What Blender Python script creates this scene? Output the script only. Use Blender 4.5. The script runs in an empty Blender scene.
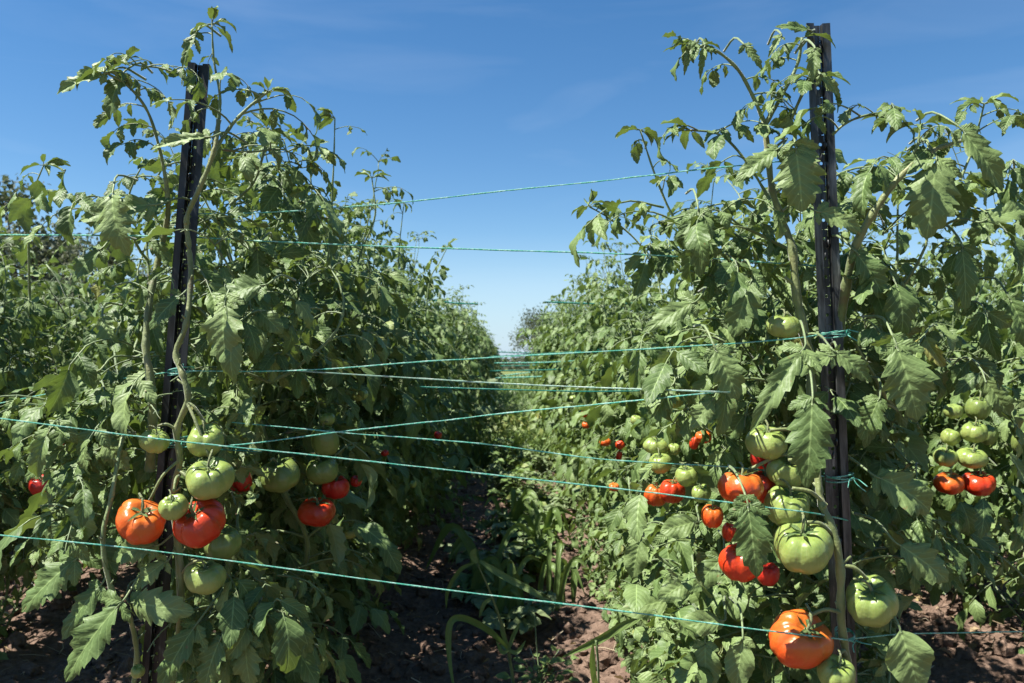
import bpy, math, random
import numpy as np
from mathutils import Vector, Matrix, noise as mnoise

scene = bpy.context.scene
COL = scene.collection
R = math.radians

# ------------------------------------------------------------------ camera
CAM = np.array([0.0, 0.0, 0.9]); PITCH = R(1.5); F = 796.0
RIGHT = np.array([1.0, 0, 0]); UP = np.array([0, -math.sin(PITCH), math.cos(PITCH)]); FWD = np.array([0, math.cos(PITCH), math.sin(PITCH)])
cd = bpy.data.cameras.new('camera'); cam = bpy.data.objects.new('camera', cd); COL.objects.link(cam)
cd.lens = 28; cd.sensor_width = 36; cd.clip_start = 0.05; cd.clip_end = 2000
cam.location = CAM; cam.rotation_euler = (R(90) + PITCH, 0, 0)
cd.dof.use_dof = True; cd.dof.focus_distance = 1.35; cd.dof.aperture_fstop = 9
scene.camera = cam

def at(px, py, Y):
    """the place in the field seen at this spot of the survey sheet, Y metres along the rows"""
    d = RIGHT * ((px - 512) / F) + UP * ((341.5 - py) / F) + FWD
    return CAM + d * (Y / d[1])

# ------------------------------------------------------------------ helpers
def nz(v): 
    v = np.asarray(v, float); return v / (np.linalg.norm(v, axis=-1, keepdims=True) + 1e-12)

def tag(o, label=None, cat=None, group=None, kind=None):
    if label: o['label'] = label
    if cat: o['category'] = cat
    if group: o['group'] = group
    if kind: o['kind'] = kind
    return o

def empty(name, loc, label, cat, group=None):
    o = bpy.data.objects.new(name, None); o.empty_display_size = 0.05
    COL.objects.link(o); o.location = loc
    return tag(o, label, cat, group)

def link(name, mesh, parent=None):
    o = bpy.data.objects.new(name, mesh); COL.objects.link(o)
    if parent is not None: o.parent = parent
    return o

class Geo:
    """collects quads of many pieces and makes one mesh of them"""
    def __init__(s): s.v = []; s.f = []; s.m = []; s.uv = []; s.r = []; s.n = 0
    def add(s, V, Q, mat=0, uv=None, rnd=0.5):
        V = np.asarray(V, np.float32); Q = np.asarray(Q, np.int32)
        s.v.append(V); s.f.append(Q + s.n); s.m.append(np.full(len(Q), mat, np.int32))
        s.uv.append(np.zeros((len(V), 2), np.float32) if uv is None else np.asarray(uv, np.float32))
        s.r.append(np.full(len(V), rnd, np.float32) if np.isscalar(rnd) else np.asarray(rnd, np.float32)); s.n += len(V)
    def tube(s, pts, rad, sides=6, mat=0, rnd=0.5, cap=True):
        P = np.asarray(pts, float); n = len(P)
        rad = np.full(n, rad) if np.isscalar(rad) else np.asarray(rad, float)
        T = np.gradient(P, axis=0); T = nz(T)
        ref = np.array([0.31, 0.9, 0.2]) if abs(T[:, 2]).mean() > 0.6 else np.array([0.05, 0.1, 1.0])
        A = nz(np.cross(T, ref)); B = np.cross(T, A)
        a = np.linspace(0, 2 * math.pi, sides, endpoint=False)
        V = P[:, None] + rad[:, None, None] * (A[:, None] * np.cos(a)[None, :, None] + B[:, None] * np.sin(a)[None, :, None])
        V = V.reshape(-1, 3); i = np.arange(n - 1)[:, None] * sides; j = np.arange(sides)[None]; k = (j + 1) % sides
        Q = np.stack([i + j, i + k, i + sides + k, i + sides + j], -1).reshape(-1, 4)
        u = np.tile(np.arange(sides) / sides, n); L = np.concatenate([[0], np.cumsum(np.linalg.norm(np.diff(P, axis=0), axis=1))])
        uv = np.stack([u, np.repeat(L, sides)], 1)
        if cap:
            V = np.concatenate([V, P[:1], P[-1:]]); c0 = n * sides; q = []
            for e, b in ((c0, 0), (c0 + 1, (n - 1) * sides)):
                for x in range(0, sides, 2):
                    q.append([e, b + x, b + (x + 1) % sides, b + (x + 2) % sides])
            Q = np.concatenate([Q, np.array(q)]); uv = np.concatenate([uv, uv[:1], uv[-1:]])
        s.add(V, Q, mat, uv, rnd)
    def keep(s, fn):
        V, Fc, Mm, U, Rr = [], [], [], [], []; base = 0; n = 0
        for v, f, m, u, r_ in zip(s.v, s.f, s.m, s.uv, s.r):
            if fn(v[:: max(1, len(v) // 12)]):
                V.append(v); Fc.append(f - base + n); Mm.append(m); U.append(u); Rr.append(r_); n += len(v)
            base += len(v)
        s.v, s.f, s.m, s.uv, s.r, s.n = V, Fc, Mm, U, Rr, n
    def mesh(s, name, mats, smooth=True):
        V = np.concatenate(s.v); Q = np.concatenate(s.f); M = np.concatenate(s.m); UV = np.concatenate(s.uv); RR = np.concatenate(s.r)
        me = bpy.data.meshes.new(name)
        me.vertices.add(len(V)); me.vertices.foreach_set('co', V.ravel().astype(np.float32))
        me.loops.add(len(Q) * 4); me.loops.foreach_set('vertex_index', Q.ravel().astype(np.int32))
        me.polygons.add(len(Q)); me.polygons.foreach_set('loop_start', np.arange(len(Q), dtype=np.int32) * 4)
        me.polygons.foreach_set('material_index', M)
        me.update(calc_edges=True)
        l = me.uv_layers.new(name='UVMap'); l.data.foreach_set('uv', UV[Q.ravel()].ravel().astype(np.float32))
        a = me.attributes.new('rnd', 'FLOAT', 'POINT'); a.data.foreach_set('value', RR)
        me.polygons.foreach_set('use_smooth', np.full(len(Q), smooth))
        for m in mats: me.materials.append(m)
        return me

def spline(pts, n=8):
    P = np.asarray(pts, float); Q = np.concatenate([[2 * P[0] - P[1]], P, [2 * P[-1] - P[-2]]]); out = []
    for i in range(1, len(Q) - 2):
        p0, p1, p2, p3 = Q[i - 1:i + 3]
        for t in np.linspace(0, 1, n, endpoint=False):
            out.append(0.5 * (2 * p1 + (p2 - p0) * t + (2 * p0 - 5 * p1 + 4 * p2 - p3) * t * t + (3 * p1 - p0 - 3 * p2 + p3) * t ** 3))
    out.append(P[-1]); return np.array(out)

# ------------------------------------------------------------------ materials
class NT:
    def __init__(s, name):
        s.mat = bpy.data.materials.new(name); s.mat.use_nodes = True; s.t = s.mat.node_tree; s.t.nodes.clear()
        s.out = s.n('ShaderNodeOutputMaterial')
    def n(s, typ, **kw):
        x = s.t.nodes.new(typ)
        for k, v in kw.items():
            if k.startswith('i_'): x.inputs[k[2:].replace('_', ' ')].default_value = v
            else: setattr(x, k, v)
        return x
    def l(s, a, b): s.t.links.new(a, b)
    def noise(s, vec, scale, detail=3, rough=0.55):
        x = s.n('ShaderNodeTexNoise'); x.inputs['Scale'].default_value = scale; x.inputs['Detail'].default_value = detail; x.inputs['Roughness'].default_value = rough
        if vec is not None: s.l(vec, x.inputs['Vector'])
        return x.outputs['Fac']
    def ramp(s, fac, stops):
        x = s.n('ShaderNodeValToRGB'); e = x.color_ramp.elements
        while len(e) < len(stops): e.new(0.5)
        for el, (p, c) in zip(e, stops): el.position = p; el.color = (*c, 1)
        s.l(fac, x.inputs[0]); return x.outputs[0]
    def mix(s, fac, a, b, mode='MIX'):
        x = s.n('ShaderNodeMix', data_type='RGBA', blend_type=mode)
        for sock, v in ((x.inputs[0], fac), (x.inputs[6], a), (x.inputs[7], b)):
            if isinstance(v, (int, float)): sock.default_value = v
            elif isinstance(v, tuple): sock.default_value = (*v, 1)
            else: s.l(v, sock)
        return x.outputs[2]
    def math(s, op, a, b=None, c=None, clamp=False):
        x = s.n('ShaderNodeMath', operation=op, use_clamp=clamp)
        for i, v in enumerate((a, b, c)):
            if v is None: continue
            if isinstance(v, (int, float)): x.inputs[i].default_value = v
            else: s.l(v, x.inputs[i])
        return x.outputs[0]
    def bump(s, h, strength, dist):
        x = s.n('ShaderNodeBump'); x.inputs['Strength'].default_value = strength; x.inputs['Distance'].default_value = dist
        s.l(h, x.inputs['Height']); return x.outputs[0]

def leaf_material(name, dark, mid, light, under, trans, rough=0.5, veins=True, trans_fac=0.2):
    m = NT(name)
    uv = m.n('ShaderNodeUVMap'); uv.uv_map = 'UVMap'
    sep = m.n('ShaderNodeSeparateXYZ'); m.l(uv.outputs[0], sep.inputs[0])
    rnd = m.n('ShaderNodeAttribute', attribute_name='rnd').outputs['Fac']
    geo = m.n('ShaderNodeNewGeometry'); tc = m.n('ShaderNodeTexCoord')
    col = m.ramp(rnd, [(0.0, dark), (0.5, mid), (0.93, light), (1.0, (0.26, 0.24, 0.06))])
    nf = m.noise(tc.outputs['Object'], 34, 3)
    col = m.mix(m.math('MULTIPLY', nf, 0.5), col, light)
    spot = m.noise(tc.outputs['Object'], 70, 2)
    col = m.mix(m.math('MULTIPLY_ADD', spot, 9.0, -6.3, clamp=True), col, (0.17, 0.12, 0.045))
    s = m.math('ABSOLUTE', m.math('SUBTRACT', m.math('MULTIPLY', sep.outputs[0], 2.0), 1.0))
    ph = m.math('SUBTRACT', m.math('MULTIPLY', sep.outputs[1], 7.0), m.math('MULTIPLY', s, 1.5))
    side = m.math('ABSOLUTE', m.math('SUBTRACT', m.math('FRACT', ph), 0.5))
    sv = m.math('MULTIPLY_ADD', side, -12.0, 1.0, clamp=True)
    mid_v = m.math('MULTIPLY_ADD', s, -14.0, 1.0, clamp=True)
    vein = m.math('MAXIMUM', m.math('MULTIPLY', sv, 0.55), mid_v)
    fine = m.noise(tc.outputs['Object'], 190, 2)
    if veins: col = m.mix(m.math('MULTIPLY', vein, 0.55), col, tuple(min(1, c * 2.1) for c in light))
    col = m.mix(geo.outputs['Backfacing'], col, m.mix(0.35, under, col))
    hgt = m.math('ADD', m.math('MULTIPLY', side, 1.0), m.math('MULTIPLY', fine, 0.7))
    nrm = m.bump(hgt, 0.6, 0.0018)
    p = m.n('ShaderNodeBsdfPrincipled'); m.l(col, p.inputs['Base Color']); p.inputs['Roughness'].default_value = rough
    p.inputs['Specular IOR Level'].default_value = 0.28; m.l(nrm, p.inputs['Normal'])
    tr = m.n('ShaderNodeBsdfTranslucent'); m.l(m.mix(0.75, col, trans), tr.inputs[0]); pass
    mx = m.n('ShaderNodeMixShader'); mx.inputs[0].default_value = trans_fac
    m.l(p.outputs[0], mx.inputs[1]); m.l(tr.outputs[0], mx.inputs[2]); m.l(mx.outputs[0], m.out.inputs[0])
    return m.mat

M = {}
M['leaf'] = leaf_material('tomato_leaf', (0.022, 0.052, 0.014), (0.072, 0.126, 0.034), (0.190, 0.258, 0.092), (0.17, 0.22, 0.10), (0.20, 0.30, 0.03))
M['leaf_pale'] = leaf_material('tomato_leaf_pale', (0.085, 0.125, 0.045), (0.13, 0.18, 0.07), (0.18, 0.23, 0.11), (0.21, 0.26, 0.16), (0.22, 0.33, 0.04))
M['weed'] = leaf_material('weed_leaf', (0.08, 0.13, 0.03), (0.12, 0.19, 0.05), (0.17, 0.24, 0.08), (0.15, 0.21, 0.09), (0.22, 0.34, 0.04), 0.45, False)
M['dry_leaf'] = leaf_material('dry_leaf', (0.16, 0.11, 0.05), (0.28, 0.2, 0.1), (0.4, 0.3, 0.18), (0.4, 0.31, 0.2), (0.4, 0.28, 0.1), 0.7, False)
M['tree_leaf'] = leaf_material('tree_leaf', (0.045, 0.06, 0.03), (0.07, 0.085, 0.045), (0.11, 0.12, 0.07), (0.12, 0.14, 0.1), (0.12, 0.16, 0.05), 0.7, False)

def stem_material(name, a, b, c):
    m = NT(name); tc = m.n('ShaderNodeTexCoord')
    f = m.noise(tc.outputs['Object'], 22, 4)
    col = m.ramp(f, [(0.25, (0.13, 0.09, 0.045)), (0.38, a), (0.55, b), (0.75, c)])
    p = m.n('ShaderNodeBsdfPrincipled'); m.l(col, p.inputs['Base Color']); p.inputs['Roughness'].default_value = 0.55
    p.inputs['Sheen Weight'].default_value = 0.35; p.inputs['Sheen Roughness'].default_value = 0.4
    h = m.noise(tc.outputs['Object'], 260, 2); m.l(m.bump(h, 0.5, 0.002), p.inputs['Normal'])
    m.l(p.outputs[0], m.out.inputs[0]); return m.mat
M['stem'] = stem_material('green_stem', (0.10, 0.15, 0.05), (0.16, 0.22, 0.08), (0.22, 0.26, 0.11))
M['stem_pale'] = stem_material('pale_stem', (0.11, 0.14, 0.045), (0.18, 0.21, 0.07), (0.22, 0.20, 0.09))
M['bark'] = stem_material('bark', (0.07, 0.055, 0.04), (0.12, 0.10, 0.075), (0.17, 0.14, 0.1))

def tomato_material(name, low, body, shoulder, streak):
    m = NT(name); tc = m.n('ShaderNodeTexCoord'); sp = m.n('ShaderNodeSeparateXYZ'); m.l(tc.outputs['Object'], sp.inputs[0])
    f = m.noise(tc.outputs['Object'], 3.0, 3)
    zz = m.math('ADD', m.math('MULTIPLY', sp.outputs[2], 1.1), m.math('MULTIPLY_ADD', f, 0.5, 0.28))
    col = m.ramp(zz, [(0.15, low), (0.5, body), (0.98, shoulder)])
    ang = m.math('ARCTAN2', sp.outputs[1], sp.outputs[0])
    cmb = m.n('ShaderNodeCombineXYZ'); m.l(m.math('MULTIPLY', ang, 9.0), cmb.inputs[0]); m.l(m.math('MULTIPLY', sp.outputs[2], 1.5), cmb.inputs[1])
    st = m.noise(cmb.outputs[0], 1.6, 3, 0.7)
    col = m.mix(m.math('MULTIPLY_ADD', st, 1.6, -0.75, clamp=True), col, streak)
    blot = m.noise(tc.outputs['Object'], 2.2, 4, 0.65)
    col = m.mix(m.math('MULTIPLY_ADD', blot, 2.2, -1.0, clamp=True), col, m.mix(0.5, shoulder, streak))
    scar = m.n('ShaderNodeTexVoronoi'); scar.inputs['Scale'].default_value = 3.1; m.l(tc.outputs['Object'], scar.inputs['Vector'])
    col = m.mix(m.math('MULTIPLY_ADD', scar.outputs['Distance'], -30.0, 1.2, clamp=True), col, (0.22, 0.15, 0.07))
    spk = m.noise(tc.outputs['Object'], 60, 1)
    col = m.mix(m.math('MULTIPLY_ADD', spk, 3.5, -2.35, clamp=True), col, streak)
    p = m.n('ShaderNodeBsdfPrincipled'); m.l(col, p.inputs['Base Color']); p.inputs['Roughness'].default_value = 0.27
    p.inputs['Specular IOR Level'].default_value = 0.45
    p.inputs['Subsurface Weight'].default_value = 0.12; p.inputs['Subsurface Radius'].default_value = (0.6, 0.25, 0.1); p.inputs['Subsurface Scale'].default_value = 0.05
    m.l(m.math('MULTIPLY_ADD', m.noise(tc.outputs['Object'], 9, 3), 0.2, 0.24), p.inputs['Roughness'])
    m.l(m.bump(m.noise(tc.outputs['Object'], 5, 2), 0.10, 0.03), p.inputs['Normal'])
    m.l(p.outputs[0], m.out.inputs[0]); return m.mat
M['red'] = tomato_material('ripe_tomato_skin', (0.43, 0.020, 0.007), (0.49, 0.028, 0.008), (0.49, 0.05, 0.010), (0.54, 0.07, 0.014))
M['orange'] = tomato_material('orange_tomato_skin', (0.53, 0.040, 0.008), (0.56, 0.058, 0.009), (0.52, 0.15, 0.02), (0.58, 0.12, 0.018))
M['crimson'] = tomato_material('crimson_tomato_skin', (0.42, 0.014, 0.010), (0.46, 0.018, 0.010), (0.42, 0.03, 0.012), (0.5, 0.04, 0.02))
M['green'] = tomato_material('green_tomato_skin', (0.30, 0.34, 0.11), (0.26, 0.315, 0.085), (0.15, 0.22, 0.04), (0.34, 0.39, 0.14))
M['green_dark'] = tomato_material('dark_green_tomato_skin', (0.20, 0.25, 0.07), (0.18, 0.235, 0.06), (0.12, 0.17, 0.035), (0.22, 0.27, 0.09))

def metal_material(name, a, b, c, metal):
    m = NT(name); tc = m.n('ShaderNodeTexCoord')
    mp = m.n('ShaderNodeMapping'); mp.inputs['Scale'].default_value = (1, 1, 0.12); m.l(tc.outputs['Object'], mp.inputs[0])
    f = m.noise(mp.outputs[0], 90, 4, 0.7); g = m.noise(tc.outputs['Object'], 22, 5, 0.7)
    col = m.ramp(f, [(0.35, a), (0.6, b), (0.8, c)])
    col = m.mix(m.math('MULTIPLY_ADD', g, 5.0, -3.1, clamp=True), col, (0.13, 0.125, 0.115))
    p = m.n('ShaderNodeBsdfPrincipled'); m.l(col, p.inputs['Base Color']); p.inputs['Metallic'].default_value = metal
    m.l(m.math('MULTIPLY_ADD', g, 0.35, 0.22), p.inputs['Roughness']); m.l(m.bump(f, 0.25, 0.001), p.inputs['Normal'])
    m.l(p.outputs[0], m.out.inputs[0]); return m.mat
M['steel'] = metal_material('black_painted_steel', (0.010, 0.011, 0.011), (0.026, 0.028, 0.028), (0.14, 0.145, 0.14), .3)
M['steel_sheen'] = metal_material('sheen_toned_black_steel', (0.024, 0.026, 0.026), (0.10, 0.105, 0.104), (0.38, 0.39, 0.38), .7)  # greyer, lighter streaks put the stake's bright metallic sheen into the colour

def twine_material(name, a, b):
    m = NT(name); uv = m.n('ShaderNodeUVMap'); uv.uv_map = 'UVMap'; sp = m.n('ShaderNodeSeparateXYZ'); m.l(uv.outputs[0], sp.inputs[0])
    tw = m.math('FRACT', m.math('ADD', m.math('MULTIPLY', sp.outputs[1], 110.0), m.math('MULTIPLY', sp.outputs[0], 2.0)))
    cm = m.n('ShaderNodeCombineXYZ'); m.l(sp.outputs[1], cm.inputs[0])
    f = m.noise(cm.outputs[0], 40, 4, 0.8)
    fac = m.math('ADD', m.math('MULTIPLY_ADD', f, 3.2, -1.5), m.math('MULTIPLY', m.math('GREATER_THAN', tw, 0.66), 0.45), clamp=True)
    col = m.mix(fac, a, b)
    p = m.n('ShaderNodeBsdfPrincipled'); m.l(col, p.inputs['Base Color']); p.inputs['Roughness'].default_value = 0.35
    m.l(m.bump(tw, 0.5, 0.001), p.inputs['Normal'])
    tr = m.n('ShaderNodeBsdfTranslucent'); m.l(col, tr.inputs[0]); mx = m.n('ShaderNodeMixShader'); mx.inputs[0].default_value = 0.3
    m.l(p.outputs[0], mx.inputs[1]); m.l(tr.outputs[0], mx.inputs[2]); m.l(mx.outputs[0], m.out.inputs[0]); return m.mat
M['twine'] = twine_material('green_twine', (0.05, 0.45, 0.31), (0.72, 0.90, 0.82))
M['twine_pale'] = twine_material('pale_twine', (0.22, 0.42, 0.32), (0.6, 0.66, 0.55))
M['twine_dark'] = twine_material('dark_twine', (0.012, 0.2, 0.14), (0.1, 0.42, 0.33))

def soil_material():
    m = NT('reddish_soil'); tc = m.n('ShaderNodeTexCoord'); ob = tc.outputs['Object']
    f = m.noise(ob, 1.6, 5, 0.6); g = m.noise(ob, 28, 5, 0.7); h = m.noise(ob, 140, 4, 0.7)
    col = m.ramp(g, [(0.25, (0.07, 0.046, 0.033)), (0.5, (0.16, 0.105, 0.076)), (0.75, (0.28, 0.20, 0.15))])
    col = m.mix(m.math('MULTIPLY', f, 0.5), col, (0.18, 0.125, 0.09))
    col = m.mix(m.math('MULTIPLY_ADD', h, 6.0, -4.1, clamp=True), col, (0.42, 0.34, 0.28))
    sp = m.n('ShaderNodeSeparateXYZ'); m.l(ob, sp.inputs[0])
    far = m.math('MAXIMUM', m.math('MULTIPLY_ADD', sp.outputs[1], 0.25, -5.5), m.math('MULTIPLY_ADD', m.math('ABSOLUTE', sp.outputs[0]), 0.4, -3.0))
    far = m.math('ADD', far, m.math('MULTIPLY_ADD', f, 1.6, -0.8), clamp=True)
    grass = m.ramp(g, [(0.3, (0.09, 0.12, 0.035)), (0.6, (0.16, 0.18, 0.06)), (0.8, (0.24, 0.23, 0.1))])
    col = m.mix(far, col, grass)
    vo = m.n('ShaderNodeTexVoronoi'); vo.inputs['Scale'].default_value = 42; m.l(ob, vo.inputs['Vector'])
    ht = m.math('ADD', m.math('MULTIPLY', g, 1.0), m.math('MULTIPLY_ADD', vo.outputs['Distance'], -0.8, m.math('MULTIPLY', h, 0.3)))
    p = m.n('ShaderNodeBsdfPrincipled'); m.l(col, p.inputs['Base Color']); p.inputs['Roughness'].default_value = 0.95; p.inputs['Specular IOR Level'].default_value = 0.15
    m.l(m.bump(ht, 0.9, 0.02), p.inputs['Normal']); m.l(p.outputs[0], m.out.inputs[0]); return m.mat
M['soil'] = soil_material()
m_ = NT('straw'); p_ = m_.n('ShaderNodeBsdfPrincipled'); rn_ = m_.n('ShaderNodeAttribute', attribute_name='rnd').outputs['Fac']
m_.l(m_.ramp(rn_, [(0, (0.16, 0.11, 0.06)), (0.5, (0.32, 0.25, 0.15)), (1, (0.5, 0.43, 0.3))]), p_.inputs['Base Color']); p_.inputs['Roughness'].default_value = 0.8
m_.l(p_.outputs[0], m_.out.inputs[0]); M['straw'] = m_.mat

# ------------------------------------------------------------------ leaves
class Leaves:
    def __init__(s): s.rec = []
    def add(s, o, d, n, L, W, curl=0.6, fold=0.3, lobe=0.2, rnd=0.5, droop=0.0, nteeth=4.0):
        s.rec.append((*o, *d, *n, L, W, curl, fold, lobe, rnd, droop, nteeth))
    def emit(s, geo, NT_, NS, rng, mat=0, crinkle=0.0):
        if not s.rec: return
        A = np.array(s.rec, float); N = len(A)
        o = A[:, 0:3]; d = nz(A[:, 3:6]); n = A[:, 6:9]
        n = nz(n - d * (n * d).sum(1, keepdims=True)); l = np.cross(d, n)
        L, W, curl, fold, lobe, rnd, droop, nt = A[:, 9:].T
        curl = np.where(abs(curl) < 0.05, 0.05, curl)
        t = np.linspace(0, 1, NT_ + 1); sv = np.linspace(-1, 1, NS + 1)
        ph = rng.random_sample(N) * 6.28
        prof = np.sin(np.pi * np.clip(t, 0.0, 1) ** 0.66) ** 0.8; prof[0] = 0.04; prof[-1] = 0.015
        if NT_ >= 9:
            fr = (t[None] * nt[:, None] + ph[:, None]) % 1.0
            tooth = 1 - lobe[:, None] * (1 - fr) ** 1.0 * 1.15 + 0.05
        else:
            tooth = 1 - lobe[:, None] * (np.arange(NT_ + 1) % 2)[None]
        hw = 0.5 * W[:, None] * prof[None] * tooth                     # N,T
        a = curl[:, None] * t[None]
        X = L[:, None] * np.sin(a) / curl[:, None]; Z = -L[:, None] * (1 - np.cos(a)) / curl[:, None]
        ctr = o[:, None] + d[:, None] * X[..., None] + n[:, None] * Z[..., None]
        Nt = n[:, None] * np.cos(a)[..., None] + d[:, None] * np.sin(a)[..., None]
        Dt = d[:, None] * np.cos(a)[..., None] - n[:, None] * np.sin(a)[..., None]
        y = sv[None, None] * hw[..., None]                             # N,T,S
        ab = np.abs(sv)[None, None]
        up = ab * hw[..., None] * np.sin(fold)[:, None, None] - droop[:, None, None] * ab ** 2 * hw[..., None]
        up = up + 0.11 * W[:, None, None] * np.sin(t[None, :, None] * 11 + ph[:, None, None] + (sv > 0)[None, None] * 2.0) * ab ** 2 * prof[None, :, None]
        if crinkle:
            up = up + crinkle * W[:, None, None] * np.abs(np.sin(np.pi * (t[None, :, None] * 7 - ab * 1.5))) * prof[None, :, None] * np.minimum(1, ab * 2.5)
        fw = ab * hw[..., None] * 0.35 * (lobe[:, None, None] > 0.02) - 0.0 * y
        if crinkle or NT_ >= 9: fw = fw * 0.8
        V = ctr[:, :, None] + l[:, None, None] * (y * np.cos(fold)[:, None, None])[..., None] + Nt[:, :, None] * up[..., None] + Dt[:, :, None] * fw[..., None]
        T, S = NT_ + 1, NS + 1
        base = (np.arange(N) * T * S)[:, None, None]; i = np.arange(NT_)[None, :, None]; j = np.arange(NS)[None, None]
        q0 = base + i * S + j
        Q = np.stack([q0, q0 + 1, q0 + S + 1, q0 + S], -1).reshape(-1, 4)
        uv = np.zeros((N, T, S, 2)); uv[..., 0] = (sv[None, None] + 1) / 2; uv[..., 1] = t[None, :, None]
        geo.add(V.reshape(-1, 3), Q, mat, uv.reshape(-1, 2), np.repeat(rnd, T * S))

def compound_leaf(lv, geo, rng, o, d, Rl, detail, out=None, sag=1.6, rnd=None, stem_mat=1, lobe=0.27, pairs=3, wide=1.0):
    """one tomato leaf: a stalk with pairs of leaflets and a large one at the tip"""
    d = nz(d); n = 7; pts = [np.array(o, float)]; dirs = []
    cur = d.copy(); step = Rl / n
    for i in range(n):
        cur = nz(cur + np.array([0, 0, -1.0]) * sag * step / max(Rl, .05) * (0.35 + 0.9 * i / n) + rng.normal(0, .06, 3))
        dirs.append(cur.copy()); pts.append(pts[-1] + cur * step)
    P = np.array(pts)
    r0 = 0.0007 + 0.010 * Rl; big = 1.45 if Rl < .1 else 1.0
    if detail > 0: geo.tube(P, np.linspace(r0, r0 * .45, len(P)), 5 if detail > 1 else 3, stem_mat, 0.5, False)
    base_r = rng.random_sample() if rnd is None else rnd
    def R_(): return float(np.clip(base_r * .6 + rng.random_sample() * .4 + (0.45 if rng.random_sample() < (.10 if o[2] < .4 else .025) else 0), 0, 1 if rng.random_sample() < .25 else .93))
    def leaflet(k, side, L, terminal=False):
        dr = dirs[min(k, n - 1)]
        lat = np.cross(dr, [0, 0, 1.0]); lat = nz(lat) if np.linalg.norm(lat) > .05 else np.array([1.0, 0, 0])
        upn = nz(np.cross(lat, dr))
        if upn[2] < 0: upn = -upn
        if terminal: dd = nz(dr + rng.normal(0, .15, 3) + np.array([0, 0, -.15]))
        else: dd = nz(dr * (.35 + .4 * rng.random_sample()) + lat * side + np.array([0, 0, -.35 - .45 * rng.random_sample()]) + rng.normal(0, .15, 3))
        nn = nz(upn + rng.normal(0, .42, 3) + lat * side * .2)
        W = L * rng.uniform(.46, .68) * wide
        st = P[k] + dd * L * .12
        lv.add(st, dd, nn, L, W, rng.uniform(.1, 1.5), rng.uniform(.02, .65), lobe * rng.uniform(.5, 1.3), R_(), rng.uniform(0, .35), rng.uniform(3.2, 5.2))
        if detail > 1: geo.tube([P[k], P[k] * .5 + st * .5, st + dd * L * .08], [r0 * .6, r0 * .5, r0 * .35], 4, stem_mat, .5, False)
    leaflet(n, 0, Rl * big * rng.uniform(.42, .54), True)
    ks = {1: [5], 2: [3, 6], 3: [2, 4, 6], 4: [2, 3, 5, 6]}[pairs]
    for q, k in enumerate(ks):
        for sd in (-1, 1):
            leaflet(k, sd, Rl * big * rng.uniform(.29, .42) * (0.8 + .12 * q))
            if detail > 1 and rng.random_sample() < .25: leaflet(max(k - 1, 1), sd, Rl * rng.uniform(.09, .15))

def grow(rng, H=1.35, stems=4, halfw=.24, halfy=.28, spacing=.055, leaf=(.15, .25), detail=2, low=.18, side_p=.5, spikes=2, sprawl=0, sprawl_dir=(-1, -.2), pairs=3, bottom_p=.35, top_thin=.75):
    """stems, leaves of one plant about its own base; returns (leaves, stalk geometry, stem geometry)"""
    lv = Leaves(); g = Geo(); sg = Geo()
    def axis(p, d, length, r0, r1, env=True, lscale=1.0, spc=spacing, upb=.25, depth=0):
        n = max(3, int(length / .03)); st = length / n; pts = [np.array(p, float)]; d = nz(d); acc = rng.uniform(0, spc); ga = rng.uniform(0, 6.28)
        for i in range(n):
            d = nz(d + rng.normal(0, .10, 3) + np.array([0, 0, upb * .35]))
            if env:
                q = pts[-1]; lim = halfw * (.62 if q[2] > H * .8 else 1.0)
                if abs(q[0]) > lim * .7: d[0] -= np.sign(q[0]) * .16
                if abs(q[1]) > halfy: d[1] -= np.sign(q[1]) * .14
                d = nz(d)
            pts.append(pts[-1] + d * st); acc += st
            if acc >= spc:
                acc = 0; ga += 2.4; fr = i / n
                q = pts[-1]
                if q[2] < low and rng.random_sample() > bottom_p: continue
                if q[2] > H * .82 and rng.random_sample() > top_thin: continue
                ld = nz(np.array([math.cos(ga), math.sin(ga) * .8, .25 + .35 * rng.random_sample()]))
                Rl = rng.uniform(*leaf) * lscale * (1.0 if fr < .72 else max(.28, 1 - (fr - .72) * 2.4))
                compound_leaf(lv, g, rng, q, ld, Rl, detail, sag=rng.uniform(.9, 2.3), pairs=pairs if Rl > .1 else 2)
                if depth == 0 and rng.random_sample() < side_p and fr < .85:
                    a2 = rng.uniform(0, 6.28)
                    sd = nz(np.array([math.cos(a2), math.sin(a2), .5]))
                    axis(q, sd, rng.uniform(.12, .3), .0035, .0015, True, .72, spc * .95, .3, 1)
        P = np.array(pts); sg.tube(P, np.linspace(r0, r1, len(P)), 7 if detail > 1 else 4, 0, .5)
        if rng.random_sample() < .9:                                   # the growing tip
            for k in range(4):
                a2 = rng.uniform(0, 6.28)
                compound_leaf(lv, g, rng, P[-1], nz(np.array([math.cos(a2), math.sin(a2), .9])), rng.uniform(.05, .10) * max(lscale, .8), detail, sag=.8, pairs=1)
        return P
    for i in range(stems):
        a = i / stems * 6.28 + rng.uniform(-.5, .5)
        axis((.03 * math.cos(a), .05 * math.sin(a), -.02), (.30 * math.cos(a), .55 * math.sin(a), 1.0), H * rng.uniform(.88, 1.04), rng.uniform(.005, .0075), .0022)
    for i in range(spikes):
        axis((rng.uniform(-.6, .6) * halfw, rng.uniform(-.8, .8) * halfy, H * rng.uniform(.78, .86)), (rng.uniform(-.35, .35), rng.uniform(-.3, .3), 1), rng.uniform(.2, .4), .003, .0012, False, .5, .05, .1, 1)
    for i in range(sprawl):
        b = (rng.uniform(-.05, .05), rng.uniform(-.2, .2), rng.uniform(.04, .32))
        axis(b, (sprawl_dir[0] * rng.uniform(.7, 1.2), sprawl_dir[1] + rng.uniform(-.6, .6), .28), rng.uniform(.25, .48), .0045, .002, False, .62, .038, -.22, 1)
    return lv, g, sg

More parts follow.
